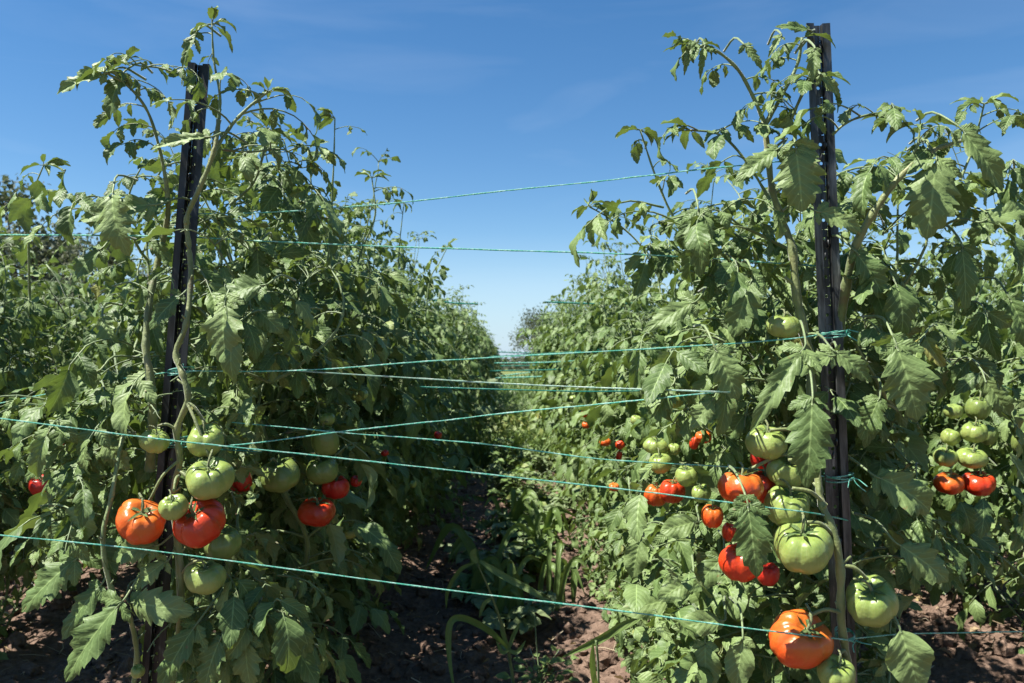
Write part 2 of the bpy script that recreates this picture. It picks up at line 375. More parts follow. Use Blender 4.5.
def plant_meshes(rng, detail, lowname='tomato', mats=None, **kw):
    lv, g, sg = grow(rng, detail=detail, **kw)
    if detail > 1: lv.emit(g, 14, 4, rng, 0, .034)
    elif detail == 1: lv.emit(g, 6, 2, rng, 0)
    else: lv.emit(g, 4, 2, rng, 0)
    return g.mesh(lowname + '_foliage', mats or [M['leaf'], M['stem']]), sg.mesh(lowname + '_stem', [M['stem']])

# ------------------------------------------------------------------ tomatoes
TOM = {}
def tomato_mesh(shape, mat):
    k = (shape, mat)
    if k in TOM: return TOM[k]
    rng = np.random.RandomState(900 + shape)
    nth, nph = 72, 40; th = np.linspace(0, 2 * np.pi, nth, endpoint=False); ph = np.linspace(0, np.pi, nph + 1)
    ribs = [5, 7, 6, 8, 5][shape % 5]; amp = [.10, .075, .11, .06, .085][shape % 5]
    TH, PH = np.meshgrid(th, ph, indexing='ij')
    warp = TH + .35 * np.sin(TH + rng.uniform(0, 6)) + .12 * np.sin(3 * TH + rng.uniform(0, 6))
    groove = np.abs(np.cos(warp * ribs / 2)) ** .8
    pole = np.sin(PH)
    top = np.clip(1 - PH / 1.9, 0, 1)
    r = .5 * (1 - amp * (1 - groove) * (.6 + .95 * top) * np.minimum(1, pole * 2))
    r *= 1 + .06 * np.cos(TH * 2 + rng.uniform(0, 6)) * pole + .035 * np.cos(TH * 3 + rng.uniform(0, 6)) * pole
    x = r * pole ** .92 * np.cos(TH); y = r * pole ** .92 * np.sin(TH)
    z = .40 * np.cos(PH) * (1 + .05 * np.cos(warp * ribs) * pole)
    z = z - .15 * np.exp(-(PH / .42) ** 2) + .045 * np.exp(-((np.pi - PH) / .5) ** 2)
    V = np.stack([x, y, z], -1)                        # nth, nph+1
    idx = np.arange(nth * (nph + 1)).reshape(nth, nph + 1); nx = np.roll(idx, -1, 0)
    Q = np.stack([idx[:, :-1], idx[:, 1:], nx[:, 1:], nx[:, :-1]], -1).reshape(-1, 4)
    g = Geo(); g.add(V.reshape(-1, 3), Q); me = g.mesh('tomato_fruit', [M[mat]]); TOM[k] = me
    return me
CAL = {}
def calyx_mesh(i):
    if i in CAL: return CAL[i]
    rng = np.random.RandomState(40 + i); g = Geo(); lv = Leaves(); n = 6
    for k in range(n):
        a = k / n * 6.28 + rng.uniform(-.25, .25)
        lv.add((.02 * math.cos(a), .02 * math.sin(a), .285), (math.cos(a), math.sin(a), .35), (-.3 * math.cos(a), -.3 * math.sin(a), 1), rng.uniform(.22, .38), .075, rng.uniform(-.6, 1.2), .35, 0.0, .4)
    lv.emit(g, 6, 2, rng, 0)
    g.tube(spline([(0, 0, .26), (0, .01, .33), (.03, .05, .43), (.08, .16, .50), (.12, .30, .50)], 4), np.linspace(.028, .02, 17), 7, 1)
    g.tube([(0.0, 0.0, .25), (0, 0, .30)], [.06, .03], 8, 1)
    me = g.mesh('tomato_calyx', [M['leaf'], M['stem_pale']]); CAL[i] = me; return me

def tomato(parent, loc, w, h, mat, shape=0, tilt=(25, 0), spin=0, calyx=True, label=None):
    """a fruit of diameter w and height h metres; tilt = (towards the viewer, to the right)"""
    o = link('tomato', tomato_mesh(shape, mat), parent)
    pl = parent.location if parent is not None else Vector()
    q = Matrix.Rotation(R(tilt[0]), 3, 'X') @ Matrix.Rotation(R(tilt[1]), 3, 'Y') @ Matrix.Rotation(spin, 3, 'Z')
    o.rotation_euler = q.to_euler(); o.location = Vector(loc) - pl; o.scale = (w * .94, w * .94, h / .86)
    if label: o['label'] = label
    if calyx:
        c = link('calyx', calyx_mesh(shape % 4), o)
    return o

def tpx(parent, px, py, wpx, hpx, Y, mat, shape=0, tilt=(25, 0), spin=0, calyx=True, label=None):
    p = at(px, py, Y); return tomato(parent, p, wpx * Y / F, hpx * Y / F, mat, shape, tilt, spin, calyx, label)

# ------------------------------------------------------------------ ground
def build_ground():
    def axis_vals(lo, hi, step, far_lo, far_hi, k=1.22):
        v = list(np.arange(lo, hi + 1e-6, step)); s = step; x = hi
        while x < far_hi: s *= k; x += s; v.append(min(x, far_hi))
        s = step; x = lo; pre = []
        while x > far_lo: s *= k; x -= s; pre.append(max(x, far_lo))
        return np.array(pre[::-1] + v)
    xs = axis_vals(-2.4, 2.4, .022, -500, 500); ys = axis_vals(.9, 5.5, .022, -60, 900, 1.12)
    X, Y = np.meshgrid(xs, ys, indexing='ij'); Z = np.zeros_like(X)
    near = np.clip(1 - (np.abs(X) - 6) / 10, 0, 1) * np.clip(1 - (Y - 20) / 15, 0, 1) * np.clip((Y + 8) / 5, 0, 1)
    for i in range(X.shape[0]):
        for j in range(X.shape[1]):
            if near[i, j] > 0:
                p = (X[i, j], Y[i, j], 0)
                v = .05 * mnoise.noise((p[0] * 1.7, p[1] * 1.7, 3)) + .028 * mnoise.noise((p[0] * 7, p[1] * 7, 9)) + .016 * abs(mnoise.noise((p[0] * 19, p[1] * 19, 1)))
                if abs(p[0]) < 3 and p[1] < 7: v += .012 * mnoise.noise((p[0] * 45, p[1] * 45, 5))
                Z[i, j] = v * near[i, j]
    for rx in (-.6, .55, -1.65, 1.62):
        Z += .035 * np.exp(-((X - rx) / .22) ** 2) * near
    n0, n1 = X.shape; idx = np.arange(n0 * n1).reshape(n0, n1)
    Q = np.stack([idx[:-1, :-1], idx[1:, :-1], idx[1:, 1:], idx[:-1, 1:]], -1).reshape(-1, 4)
    g = Geo(); g.add(np.stack([X, Y, Z], -1).reshape(-1, 3), Q)
    o = link('ground', g.mesh('ground', [M['soil']])); tag(o, 'reddish brown cloddy garden soil running to a grassy field', kind='structure')
build_ground()

def ground_z(x, y):
    v = .05 * mnoise.noise((x * 1.7, y * 1.7, 3)) + .028 * mnoise.noise((x * 7, y * 7, 9)) + .016 * abs(mnoise.noise((x * 19, y * 19, 1)))
    for rx in (-.6, .55, -1.65, 1.62): v += .035 * math.exp(-((x - rx) / .22) ** 2)
    return v

def soil_clods():
    rng = np.random.RandomState(5); g = Geo()
    for k in range(9000):
        y = 1.0 + 5 * rng.random_sample() ** 1.3; x = rng.uniform(-.85, .85) * y * .9
        r = .004 + .03 * rng.random_sample() ** 4.5; nth, nph = 6, 4
        th = np.linspace(0, 2 * np.pi, nth, endpoint=False); ph = np.linspace(.15, np.pi - .15, nph)
        TH, PH = np.meshgrid(th, ph, indexing='ij'); rr = r * rng.uniform(.65, 1.25, TH.shape)
        V = np.stack([rr * np.sin(PH) * np.cos(TH) * rng.uniform(.8, 1.4), rr * np.sin(PH) * np.sin(TH), rr * np.cos(PH) * .75], -1)
        idx = np.arange(nth * nph).reshape(nth, nph); nx = np.roll(idx, -1, 0)
        Q = np.concatenate([np.stack([idx[:, :-1], idx[:, 1:], nx[:, 1:], nx[:, :-1]], -1).reshape(-1, 4),
                            [[idx[0, 0], idx[1, 0], idx[2, 0], idx[3, 0]], [idx[3, 0], idx[4, 0], idx[5, 0], idx[0, 0]]]])
        g.add(V.reshape(-1, 3) + [x, y, ground_z(x, y) + r * .3], Q)
    o = link('soil_clods', g.mesh('soil_clods', [M['soil']], False)); tag(o, 'loose reddish crumbs and clods scattered over the soil', kind='stuff')
    g = Geo()
    for k in range(1500):
        y = 1.0 + 6 * rng.random_sample() ** 1.2; x = rng.uniform(-.85, .85) * y * .8; a = rng.uniform(0, 3.14); L = rng.uniform(.015, .09)
        z = ground_z(x, y) + .008; d = np.array([math.cos(a), math.sin(a), rng.uniform(-.15, .3)])
        p = np.array([x, y, z]); g.tube([p, p + d * L * .5 + [0, 0, .003], p + d * L + rng.normal(0, .006, 3)], rng.uniform(.0006, .002), 3, 0, rng.random_sample(), False)
    o = link('straw', g.mesh('straw', [M['straw']])); tag(o, 'dry straw bits and twigs littering the soil between the rows', kind='stuff')
    g = Geo(); lv = Leaves()
    for k in range(900):
        y = 1.1 + 5 * rng.random_sample() ** 1.2; x = rng.uniform(-.85, .85) * y * .8; a = rng.uniform(0, 6.28)
        lv.add((x, y, ground_z(x, y) + .012), (math.cos(a), math.sin(a), .1), (rng.normal(0, .3), rng.normal(0, .3), 1), rng.uniform(.02, .06), rng.uniform(.012, .03), rng.uniform(-1, 2), rng.uniform(0, .9), .2, rng.random_sample())
    lv.emit(g, 6, 2, rng)
    o = link('fallen_leaves', g.mesh('fallen_leaves', [M['dry_leaf']])); tag(o, 'curled dry tan leaves fallen on the soil', kind='stuff')
soil_clods()

# ------------------------------------------------------------------ stakes
def stake(px_top, px_bot, Y, label, mat='steel', width=.037, group='black steel stakes beside the front plants'):
    T = at(*px_top, Y); B = at(*px_bot, Y); d = nz(T - B); L = (T[2] + .12) / d[2]; base = T - d * L
    root = empty('steel_stake', base, label, 'stake', group)
    z = np.array(d); x = nz(np.cross([0, 1, 0], z)) ; y = np.cross(z, x)
    root.rotation_euler = Matrix([[x[0], y[0], z[0]], [x[1], y[1], z[1]], [x[2], y[2], z[2]]]).to_euler()
    t = .0022; h = width / 2; wb = .0058; dep = .010
    g = Geo()
    def slab(p, q, z0, z1):        # a thin wall between two points of the section
        p, q = np.array(p), np.array(q); u = nz(q - p); nn = np.array([-u[1], u[0]]) * t / 2
        c = [p - nn, q - nn, q + nn, p + nn]; V = [(a[0], a[1], z0) for a in c] + [(a[0], a[1], z1) for a in c]
        g.add(V, [[0, 1, 5, 4], [1, 2, 6, 5], [2, 3, 7, 6], [3, 0, 4, 7], [3, 2, 1, 0], [4, 5, 6, 7]])
    slab((-h, 0), (-h + .0105, .0012), 0, L); slab((-h + .0107, .0), (-wb - .001, dep), 0, L)
    slab((h, 0), (h - .0105, .0012), 0, L - .001); slab((h - .0107, .0), (wb + .001, dep), 0, L - .001)
    ob = link('rail', g.mesh('stake_rail', [M[mat]], False), root)
    # the web with its row of round holes
    g = Geo(); pitch = .03; n = int(L / pitch); r = .0028
    for i in range(n):
        z0, z1 = i * pitch, (i + 1) * pitch; cz = (z0 + z1) / 2
        ring_in = [(r * math.cos(a), cz + r * math.sin(a)) for a in np.linspace(0, 2 * math.pi, 16, endpoint=False)]
        ring_out = []
        for a in np.linspace(0, 2 * math.pi, 16, endpoint=False):
            c_, s_ = math.cos(a), math.sin(a); k = min(wb / abs(c_) if abs(c_) > 1e-6 else 9, (pitch / 2) / abs(s_) if abs(s_) > 1e-6 else 9)
            ring_out.append((k * c_, cz + k * s_))
        V = []
        for yy in (dep + .0005, dep + t):
            V += [(a, yy, b) for a, b in ring_in] + [(a, yy, b) for a, b in ring_out]
        Q = []
        for k in range(16):
            k2 = (k + 1) % 16
            Q += [[k, k2, 16 + k2, 16 + k], [32 + k2, 32 + k, 48 + k, 48 + k2], [k2, k, 32 + k, 32 + k2]]
        g.add(V, Q)
    g.add([(-wb, dep + .0005, n * pitch), (wb, dep + .0005, n * pitch), (wb, dep + t, n * pitch), (-wb, dep + t, n * pitch), (-wb, dep + .0005, L), (wb, dep + .0005, L), (wb, dep + t, L), (-wb, dep + t, L)], [[0, 1, 5, 4], [1, 2, 6, 5], [2, 3, 7, 6], [3, 0, 4, 7], [4, 5, 6, 7]])
    link('web', g.mesh('stake_web', [M[mat]], False), root)
    for zz in np.arange(.25, L - .05, .155):      # hook tabs punched from the rail
        for sx, dz in ((-1, 0), (1, .02)):
            g = Geo(); g.tube([(.0045 * sx, dep + .001, zz + dz), (.0045 * sx, dep - .006, zz + dz + .002), (.0025 * sx, dep - .009, zz + dz + .012)], .0016, 5)
            link('hook', g.mesh('stake_hook', [M[mat]]), root)
    return root
YL, YR = 1.36, 1.24
stake((199, 63), (152, 683), YL, 'black steel stake with punched holes beside the plant bearing two low red tomatoes')
stake((818, 23), (845, 683), YR, 'taller glossier black steel stake rising behind the cluster of big pale green tomatoes', 'steel_sheen')

# ------------------------------------------------------------------ twine
def twine(label, pts, mat='twine', rad=.0011, knots=(), fray=True, seed=0):
    """pts: (px, py, Y); knots: (px, py, Y, half width)"""
    rng = np.random.RandomState(seed + 60)
    P = spline([at(*p) for p in pts], 14)
    P[:, 2] += np.cumsum(rng.normal(0, .00012, len(P))) 
    L = len(P); g = Geo(); g.tube(P, rad * (1 + .18 * rng.normal(0, 1, L).clip(-1, 1)), 6, 0)
    base = P[0].copy()
    root = link('twine', g.mesh('twine', [M[mat]])); tag(root, label, 'twine', 'green garden twine strung across the rows')
    for kx, ky, kY, hw in knots:
        c = at(kx, ky, kY); k = Geo()
        for q in range(3):
            a = np.linspace(0, 2 * math.pi, 22); off = rng.uniform(-.004, .004)
            k.tube(np.stack([c[0] + hw * np.cos(a), c[1] + .012 + .020 * np.sin(a), c[2] + off + .004 * np.sin(a * 1 + q)], 1), rad, 5, 0)
        for q in range(3):
            d = np.array([rng.uniform(-.5, 1), -.5, rng.uniform(-1, .6)]) * .014; s_ = c + [hw * .6, -.010, 0]
            k.tube(spline([s_, s_ + d * .6 + rng.normal(0, .003, 3), s_ + d * 1.3 + rng.normal(0, .004, 3)], 4), rad * .8, 4, 0)
        link('knot', k.mesh('knot', [M['twine']]), root)
    return root
twine('lowest twine, passing beneath two red tomatoes and across the big orange red one', [(-60, 529, 1.25), (0, 535, 1.24), (150, 550, 1.23), (400, 583, 1.2), (620, 610, 1.17), (770, 630, 1.14), (848, 639, 1.17)], knots=[(848, 638, 1.19, .012)], seed=1)
twine('short twine running on from the low knot on the stem out over bare soil', [(848, 639, 1.2), (900, 634, 1.3), (960, 632, 1.42), (1060, 630, 1.6)], 'twine', knots=(), seed=2)
twine('twine passing the small round green tomato then down to the pale green cluster', [(-60, 410, 1.27), (0, 418, 1.26), (90, 430, 1.25), (180, 441, 1.245), (300, 454, 1.24), (400, 465, 1.22), (620, 489, 1.19), (770, 508, 1.15), (822, 515, 1.17), (848, 521, 1.24)], knots=[(178, 441, 1.34, .02)], seed=3)
twine('upper twine knotted high on the holed stake, rising gently to the glossy stake', [(172, 371, 1.33), (300, 370, 1.3), (420, 361, 1.28), (520, 355, 1.26), (700, 345, 1.2), (790, 338, 1.19), (838, 330, 1.21)], knots=[(178, 371, 1.34, .021), (838, 334, 1.22, .022)], seed=4)
twine('palest twine, almost straight, starting at the upper knot and ending among leaves', [(300, 371, 1.3), (400, 377, 1.3), (520, 384, 1.26), (620, 388, 1.2), (712, 391, 1.13), (735, 392, 1.2)], 'twine_pale', .0013, seed=5)
twine('twine rising from beside the green tomatoes and crossing another one in mid air', [(178, 447, 1.33), (240, 445, 1.3), (340, 432, 1.29), (440, 421, 1.28), (520, 412, 1.25), (620, 403, 1.19), (700, 395, 1.13), (722, 392, 1.2)], seed=6)
twine('twine sloping down through the crossing towards the orange red lobed tomato', [(228, 422, 1.36), (340, 432, 1.33), (480, 443, 1.3), (600, 458, 1.27), (730, 466, 1.25), (790, 472, 1.25), (848, 477, 1.24)], 'twine', .0011, knots=[(842, 477, 1.23, .021)], seed=7)
twine('highest twine, climbing across open sky to the top of the right plant', [(180, 214, 1.38), (260, 213, 1.36), (340, 208, 1.36), (420, 201, 1.35), (500, 192, 1.34), (620, 180, 1.3), (700, 171, 1.28), (780, 163, 1.27), (830, 158, 1.26)], 'twine', .0011, seed=8)
twine('second highest twine, nearly level across open sky', [(-60, 236, 1.5), (0, 235, 1.48), (100, 235, 1.42), (180, 236, 1.39), (260, 240, 1.36), (330, 243, 1.36), (450, 248, 1.35), (600, 253, 1.32), (690, 257, 1.3), (826, 266, 1.27)], 'twine', .0013, seed=9)
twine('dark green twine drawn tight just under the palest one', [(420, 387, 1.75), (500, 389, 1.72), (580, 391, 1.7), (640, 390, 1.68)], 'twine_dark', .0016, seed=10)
twine('short twine slanting up from leaves behind to the upper knot on the stake', [(-60, 416, 1.6), (0, 403, 1.52), (60, 391, 1.45), (120, 379, 1.4), (176, 371, 1.35)], 'twine', .0010, seed=11)
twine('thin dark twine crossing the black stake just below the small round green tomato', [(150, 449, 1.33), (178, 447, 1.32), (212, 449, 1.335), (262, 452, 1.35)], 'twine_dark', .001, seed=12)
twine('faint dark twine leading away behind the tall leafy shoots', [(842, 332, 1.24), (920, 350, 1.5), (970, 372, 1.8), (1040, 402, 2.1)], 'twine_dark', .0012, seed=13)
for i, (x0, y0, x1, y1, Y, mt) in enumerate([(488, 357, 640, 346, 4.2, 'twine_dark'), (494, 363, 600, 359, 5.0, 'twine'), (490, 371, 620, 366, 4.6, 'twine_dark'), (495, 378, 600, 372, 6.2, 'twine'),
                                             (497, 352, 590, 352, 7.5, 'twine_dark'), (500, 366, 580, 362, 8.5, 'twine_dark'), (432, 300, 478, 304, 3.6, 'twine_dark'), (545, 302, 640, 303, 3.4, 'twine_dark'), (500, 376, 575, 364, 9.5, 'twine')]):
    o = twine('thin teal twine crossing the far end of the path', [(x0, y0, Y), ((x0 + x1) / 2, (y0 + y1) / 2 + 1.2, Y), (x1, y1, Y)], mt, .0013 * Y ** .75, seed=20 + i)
    o['group'] = 'distant twines over the path'

# ------------------------------------------------------------------ near plants
def sheet(p):
    q = np.asarray(p) - CAM; f = q @ FWD; return 512 + F * (q @ RIGHT) / f, 341.5 - F * (q @ UP) / f
CLEAR = [(112, 600, 250, 420, 1.40), (705, 680, 905, 430, 1.33), (-60, 720, 145, 560, 2.0), (905, 720, 1090, 585, 2.5), (-60, 150, 1090, -60, 1.9), (-60, 190, 55, -60, 3), (768, 345, 800, 305, 1.28), (645, 508, 712, 436, 1.62), (922, 515, 1014, 390, 2.0), (258, 530, 370, 388, 1.72), (575, 492, 628, 405, 2.2)]
def kept(p, stakes=True):
    """the grower kept these places open: round the stakes, before the fruit, over the bare soil"""
    x, y = sheet(p); Y = p[1]
    for x0, y1, x1, y0, d in CLEAR:
        if x0 < x < x1 and y0 < y < y1 and Y < d: return False
    if -.25 < p[0] < .24 and 1.2 < Y < 9 and p[2] < .6: return False
    if y > 500 and 400 < x < 560 + (y - 520) * .45 and Y < 3.2 and p[2] < .7: return False
    if stakes:
        xl = 199 + (y - 63) / 620 * (152 - 199)
        if abs(x - xl) < 24 and Y < 1.39: return False
        xr = 818 + (y - 23) / 660 * 27
        if abs(x - xr) < (24 if y < 230 or 290 < y < 400 else 12) and Y < 1.27: return False
    return True
def prune(lv, off=(0, 0, 0)):
    off = np.array(off); lv.rec = [q for q in lv.rec if kept(np.array(q[0:3]) + np.array(q[3:6]) / (np.linalg.norm(q[3:6]) + 1e-9) * q[9] * .55 + off)]
def hero_leaf(lv, g, base, tip, wpx, Y, Yt=None, face=(0, 0), curl=.5, fold=.25, lobe=.3, rnd=.6, small=2, seed=0, nt=5.0):
    """a large single leaflet from base to tip, with a stalk and some small leaflets at its foot"""
    rng = np.random.RandomState(seed + 300)
    a = at(*base, Y); b = at(*tip, Y if Yt is None else Yt); L = np.linalg.norm(b - a)
    L = L * (1 + curl * curl / 24) ; d = nz(b - a)
    n = nz(np.array([-.25 + face[0], -1.0, .35 + face[1]])); n = nz(n - d * (n @ d))
    d0 = nz(d * math.cos(curl / 2) + n * math.sin(curl / 2))
    n0 = nz(n * math.cos(curl / 2) - d * math.sin(curl / 2))
    lv.add(a, d0, n0, L, wpx * Y / F * 1.12, curl, fold, lobe, rnd, .25, nt)
    for k in range(small):
        sd = 1 if k % 2 else -1; l = np.cross(d0, n0); ll = L * rng.uniform(.22, .42)
        st = a - d0 * L * (.06 + .12 * (k // 2)); lv.add(st, nz(l * sd + d0 * .55 + n0 * .1), nz(n0 + rng.normal(0, .3, 3)), ll, ll * .58, rng.uniform(.2, 1.0), .2, lobe, min(rnd + rng.uniform(-.1, .1), .92), .3, 4)
    g.tube(spline([a + d0 * L * .04, a - d0 * L * .12, a - d0 * L * .3 + np.array([rng.uniform(-.01, .01), .03, .015]), a - d0 * L * .4 + np.array([0, .08, .01])], 3), np.linspace(.0012, .0022, 10), 6, 1)

def stem_tube(g, pts, r0, r1, mat=0, knobs=True, seed=0):
    rng = np.random.RandomState(seed); P = spline([at(*p) for p in pts], 7); n = len(P)
    r = np.linspace(r0, r1, n) * (1 + .10 * np.sin(np.arange(n) * 1.3) + .06 * rng.normal(0, 1, n))
    if knobs: r[::7] *= 1.18
    g.tube(P, r, 10, mat)
    if knobs:                                                         # stumps of trimmed leaf stalks at the nodes
        for k in range(4, n - 2, 6):
            a = rng.uniform(0, 6.28); d = nz(np.array([math.cos(a), math.sin(a) - .3, .6])); L = rng.uniform(.008, .022)
            g.tube([P[k], P[k] + d * L * .6, P[k] + d * L + [0, 0, .002]], [r[k] * .55, r[k] * .4, r[k] * .3], 6, mat)
    return P

def near_plant(name_seed, x, y, label, H, hero=None, **kw):
    rng = np.random.RandomState(name_seed)
    root = empty('tomato_plant', (x, y, ground_z(x, y)), label, 'tomato plant', kw.pop('group', 'tomato plants at the front of the rows'))
    mats = kw.pop('mats', [M['leaf'], M['stem']])
    lv, g, sg = grow(rng, H=H, detail=2, **kw)
    prune(lv, root.location); off = np.array(root.location)
    okay = lambda v: all(kept(p, False) for p in v + off)
    g.keep(okay); sg.keep(okay)
    lv.emit(g, 14, 4, rng, 0, .034)
    return root, g, sg, mats

def finish(root, g, sg, mats):
    link('foliage', g.mesh('foliage', mats), root)
    link('stem', sg.mesh('stem', [M['stem'], M['stem_pale']]), root)

def shift(g, off):
    o = np.array(off, np.float32)
    g.v = [v - o for v in g.v]

def hero_geo(root):
    return Leaves(), Geo(), Geo()

def add_hero(g, sg, hl, hg, hs, root, seed):
    rng = np.random.RandomState(seed); hl.emit(hg, 34, 8, rng, 0, .055); off = np.array(root.location)
    for A, B in ((g, hg), (sg, hs)):
        if B.n == 0: continue
        for v, f, m, u, r in zip(B.v, B.f, B.m, B.uv, B.r):
            A.v.append((v - off).astype(np.float32)); A.m.append(m); A.uv.append(u); A.r.append(r)
        base = A.n
        for f in B.f: A.f.append(f + base)
        A.n += B.n

def merge(A, B):
    B.keep(lambda v: all(kept(p, False) for p in v)); base = A.n
    A.v += B.v; A.m += B.m; A.uv += B.uv; A.r += B.r; A.f += [f + base for f in B.f]; A.n += B.n

def shoot(hl, hg, hs, pts, r0, r1, seed, tipn=5, nodes=(), lf=(.05, .09), mat=0):
    """a young shoot standing up into the sky with small drooping leaves"""
    rng = np.random.RandomState(seed + 70); P = stem_tube(hs, pts, r0, r1, mat, False, seed)
    n = len(P)
    for k in range(3, n, 4):
        a = rng.uniform(0, 6.28); fr = k / n
        compound_leaf(hl, hg, rng, P[k], nz(np.array([math.cos(a), .6 * math.sin(a), .5])), rng.uniform(*lf) * (1.1 - .4 * fr), 2, sag=rng.uniform(1.2, 2.4), pairs=2 if rng.random_sample() < .5 else 1, rnd=rng.uniform(.2, .9))
    for k in range(tipn + 2):
        a = rng.uniform(0, 6.28); L = rng.uniform(.025, .055); d = nz(np.array([math.cos(a), .6 * math.sin(a), rng.uniform(-.3, .8)]))
        st = P[-1] + d * .008; hg.tube([P[-1], st], .001, 4, 1, .5, False)
        hl.add(st, d, nz(np.array([0, -.2, 1.0]) + rng.normal(0, .3, 3)), L, L * rng.uniform(.3, .5), rng.uniform(.6, 1.8), rng.uniform(.3, .9), .15, rng.uniform(.4, .9), .1, 4)

# ---- left front plant
LP, g, sg, mats = near_plant(11, -.585, 1.56, 'front tomato plant round the holed black stake, two large red tomatoes low on it', 1.22,
                             stems=4, halfw=.2, halfy=.15, spacing=.06, leaf=(.12, .2), side_p=.4, spikes=1, top_thin=.4, low=.5, bottom_p=.25)
hl, hg, hs = hero_geo(LP)
Y = 1.30
stem_tube(hs, [(128, 710, 1.36), (137, 660, 1.34), (130, 618, 1.3), (112, 590, 1.27), (103, 540, 1.26), (112, 495, 1.27), (120, 450, 1.30), (128, 415, 1.34)], .0045, .003, 0, seed=1)
stem_tube(hs, [(170, 700, 1.4), (178, 640, 1.33), (181, 575, 1.30), (173, 500, 1.31), (180, 462, 1.30), (177, 430, 1.3), (188, 400, 1.29), (183, 375, 1.29), (176, 353, 1.3), (186, 325, 1.3), (191, 280, 1.32), (189, 245, 1.33), (187, 218, 1.33), (199, 190, 1.32), (214, 152, 1.32), (219, 120, 1.33)], .0056, .0036, 1, seed=2)
stem_tube(hs, [(150, 470, 1.36), (153, 415, 1.33), (150, 375, 1.33), (146, 345, 1.34), (150, 300, 1.36), (158, 262, 1.38), (168, 215, 1.37), (166, 178, 1.36)], .0072, .0042, 1, seed=3)
shoot(hl, hg, hs, [(166, 180, 1.36), (160, 150, 1.35), (148, 112, 1.33), (128, 86, 1.31), (104, 72, 1.29)], .003, .0018, 4, 2, lf=(.06, .1))
shoot(hl, hg, hs, [(219, 122, 1.33), (220, 95, 1.34), (214, 60, 1.34), (212, 24, 1.34)], .0028, .0014, 5, 5, lf=(.05, .08))
shoot(hl, hg, hs, [(215, 150, 1.33), (232, 125, 1.34), (248, 108, 1.34), (268, 92, 1.34)], .0034, .0018, 6, 5, lf=(.09, .15))
shoot(hl, hg, hs, [(180, 75, 1.34), (160, 68, 1.34), (140, 66, 1.33), (125, 62, 1.33)], .0018, .0012, 7, 3, lf=(.05, .07))
shoot(hl, hg, hs, [(222, 150, 1.36), (250, 152, 1.37), (285, 150, 1.38), (302, 168, 1.38)], .002, .0014, 8, 3, lf=(.07, .1))
shoot(hl, hg, hs, [(230, 205, 1.42), (252, 185, 1.42), (262, 160, 1.42), (268, 130, 1.42)], .003, .0016, 9, 4, lf=(.08, .13))
H_ = lambda *a, **k: hero_leaf(hl, hg, *a, **k)
H_((103, 74), (57, 95), 24, 1.29, fold=.6, curl=.4, rnd=.8, seed=1, lobe=.3)
H_((122, 76), (110, 120), 26, 1.31, fold=.3, curl=.6, rnd=.3, seed=2)
H_((196, 34), (183, 68), 14, 1.33, fold=.5, rnd=.4, seed=3)
H_((206, 137), (150, 150), 17, 1.30, fold=.5, curl=.5, rnd=.9, seed=4)
H_((113, 195), (130, 256), 42, 1.29, fold=.35, curl=1.0, rnd=.9, seed=5, lobe=.4, nt=6)
H_((150, 205), (78, 222), 30, 1.31, fold=.4, rnd=.8, seed=6)
H_((225, 305), (228, 366), 44, 1.28, fold=.15, curl=.7, rnd=.9, seed=7, small=4)
H_((262, 285), (215, 300), 30, 1.3, rnd=.6, seed=8)
H_((95, 372), (48, 397), 20, 1.31, rnd=.85, seed=9, curl=.3)
H_((72, 562), (22, 612), 34, 1.27, rnd=.55, seed=10, fold=.15, curl=.4, nt=6)
H_((98, 588), (62, 640), 26, 1.27, rnd=.5, seed=11, fold=.1, curl=.4)
H_((118, 606), (66, 682), 38, 1.25, rnd=.55, seed=12, fold=.3, nt=6)
H_((133, 602), (195, 612), 34, 1.27, rnd=.9, seed=13, fold=.1, curl=.9)
H_((194, 628), (160, 690), 30, 1.28, rnd=.5, seed=14, fold=.3)
H_((165, 562), (133, 590), 20, 1.28, rnd=.9, seed=15)
H_((155, 545), (112, 560), 24, 1.27, rnd=.7, seed=16, curl=1.2)
H_((82, 505), (80, 548), 34, 1.29, rnd=.92, seed=17, fold=.1, lobe=.02, small=0)
H_((60, 450), (24, 482), 18, 1.30, rnd=.6, seed=18)
H_((96, 450), (62, 470), 20, 1.31, rnd=.6, seed=19)
H_((104, 440), (130, 470), 24, 1.31, rnd=.85, seed=20)
H_((246, 640), (252, 690), 30, 1.30, rnd=.85, seed=21)
H_((220, 640), (205, 690), 32, 1.28, rnd=.6, seed=22, fold=.3)
H_((150, 240), (172, 262), 16, 1.36, rnd=.5, seed=23)
H_((180, 296), (150, 330), 24, 1.31, rnd=.3, seed=24)
H_((100, 250), (72, 285), 22, 1.38, rnd=.5, seed=25)
H_((258, 250), (262, 290), 26, 1.4, rnd=.4, seed=26)
H_((300, 215), (320, 250), 22, 1.45, rnd=.5, seed=27)
H_((104, 320), (120, 352), 22, 1.38, rnd=.85, seed=28, fold=.6)
rngx = np.random.RandomState(88); hr = Leaves(); gr = Geo()
for k in range(46):                                                   # leaves about the front stems
    px = rngx.uniform(85, 330); py = rngx.uniform(170, 430); 
    compound_leaf(hr, gr, rngx, at(px, py, rngx.uniform(1.38, 1.55)), (rngx.normal(0, 1), -.6, .3), rngx.uniform(.09, .17), 2, sag=1.8)
for k in range(30):
    px = rngx.uniform(35, 150); py = rngx.uniform(395, 560)
    compound_leaf(hr, gr, rngx, at(px, py, rngx.uniform(1.33, 1.5)), (rngx.normal(0, 1), -.6, .3), rngx.uniform(.08, .14), 2, sag=1.6, rnd=rngx.uniform(.3, .9))
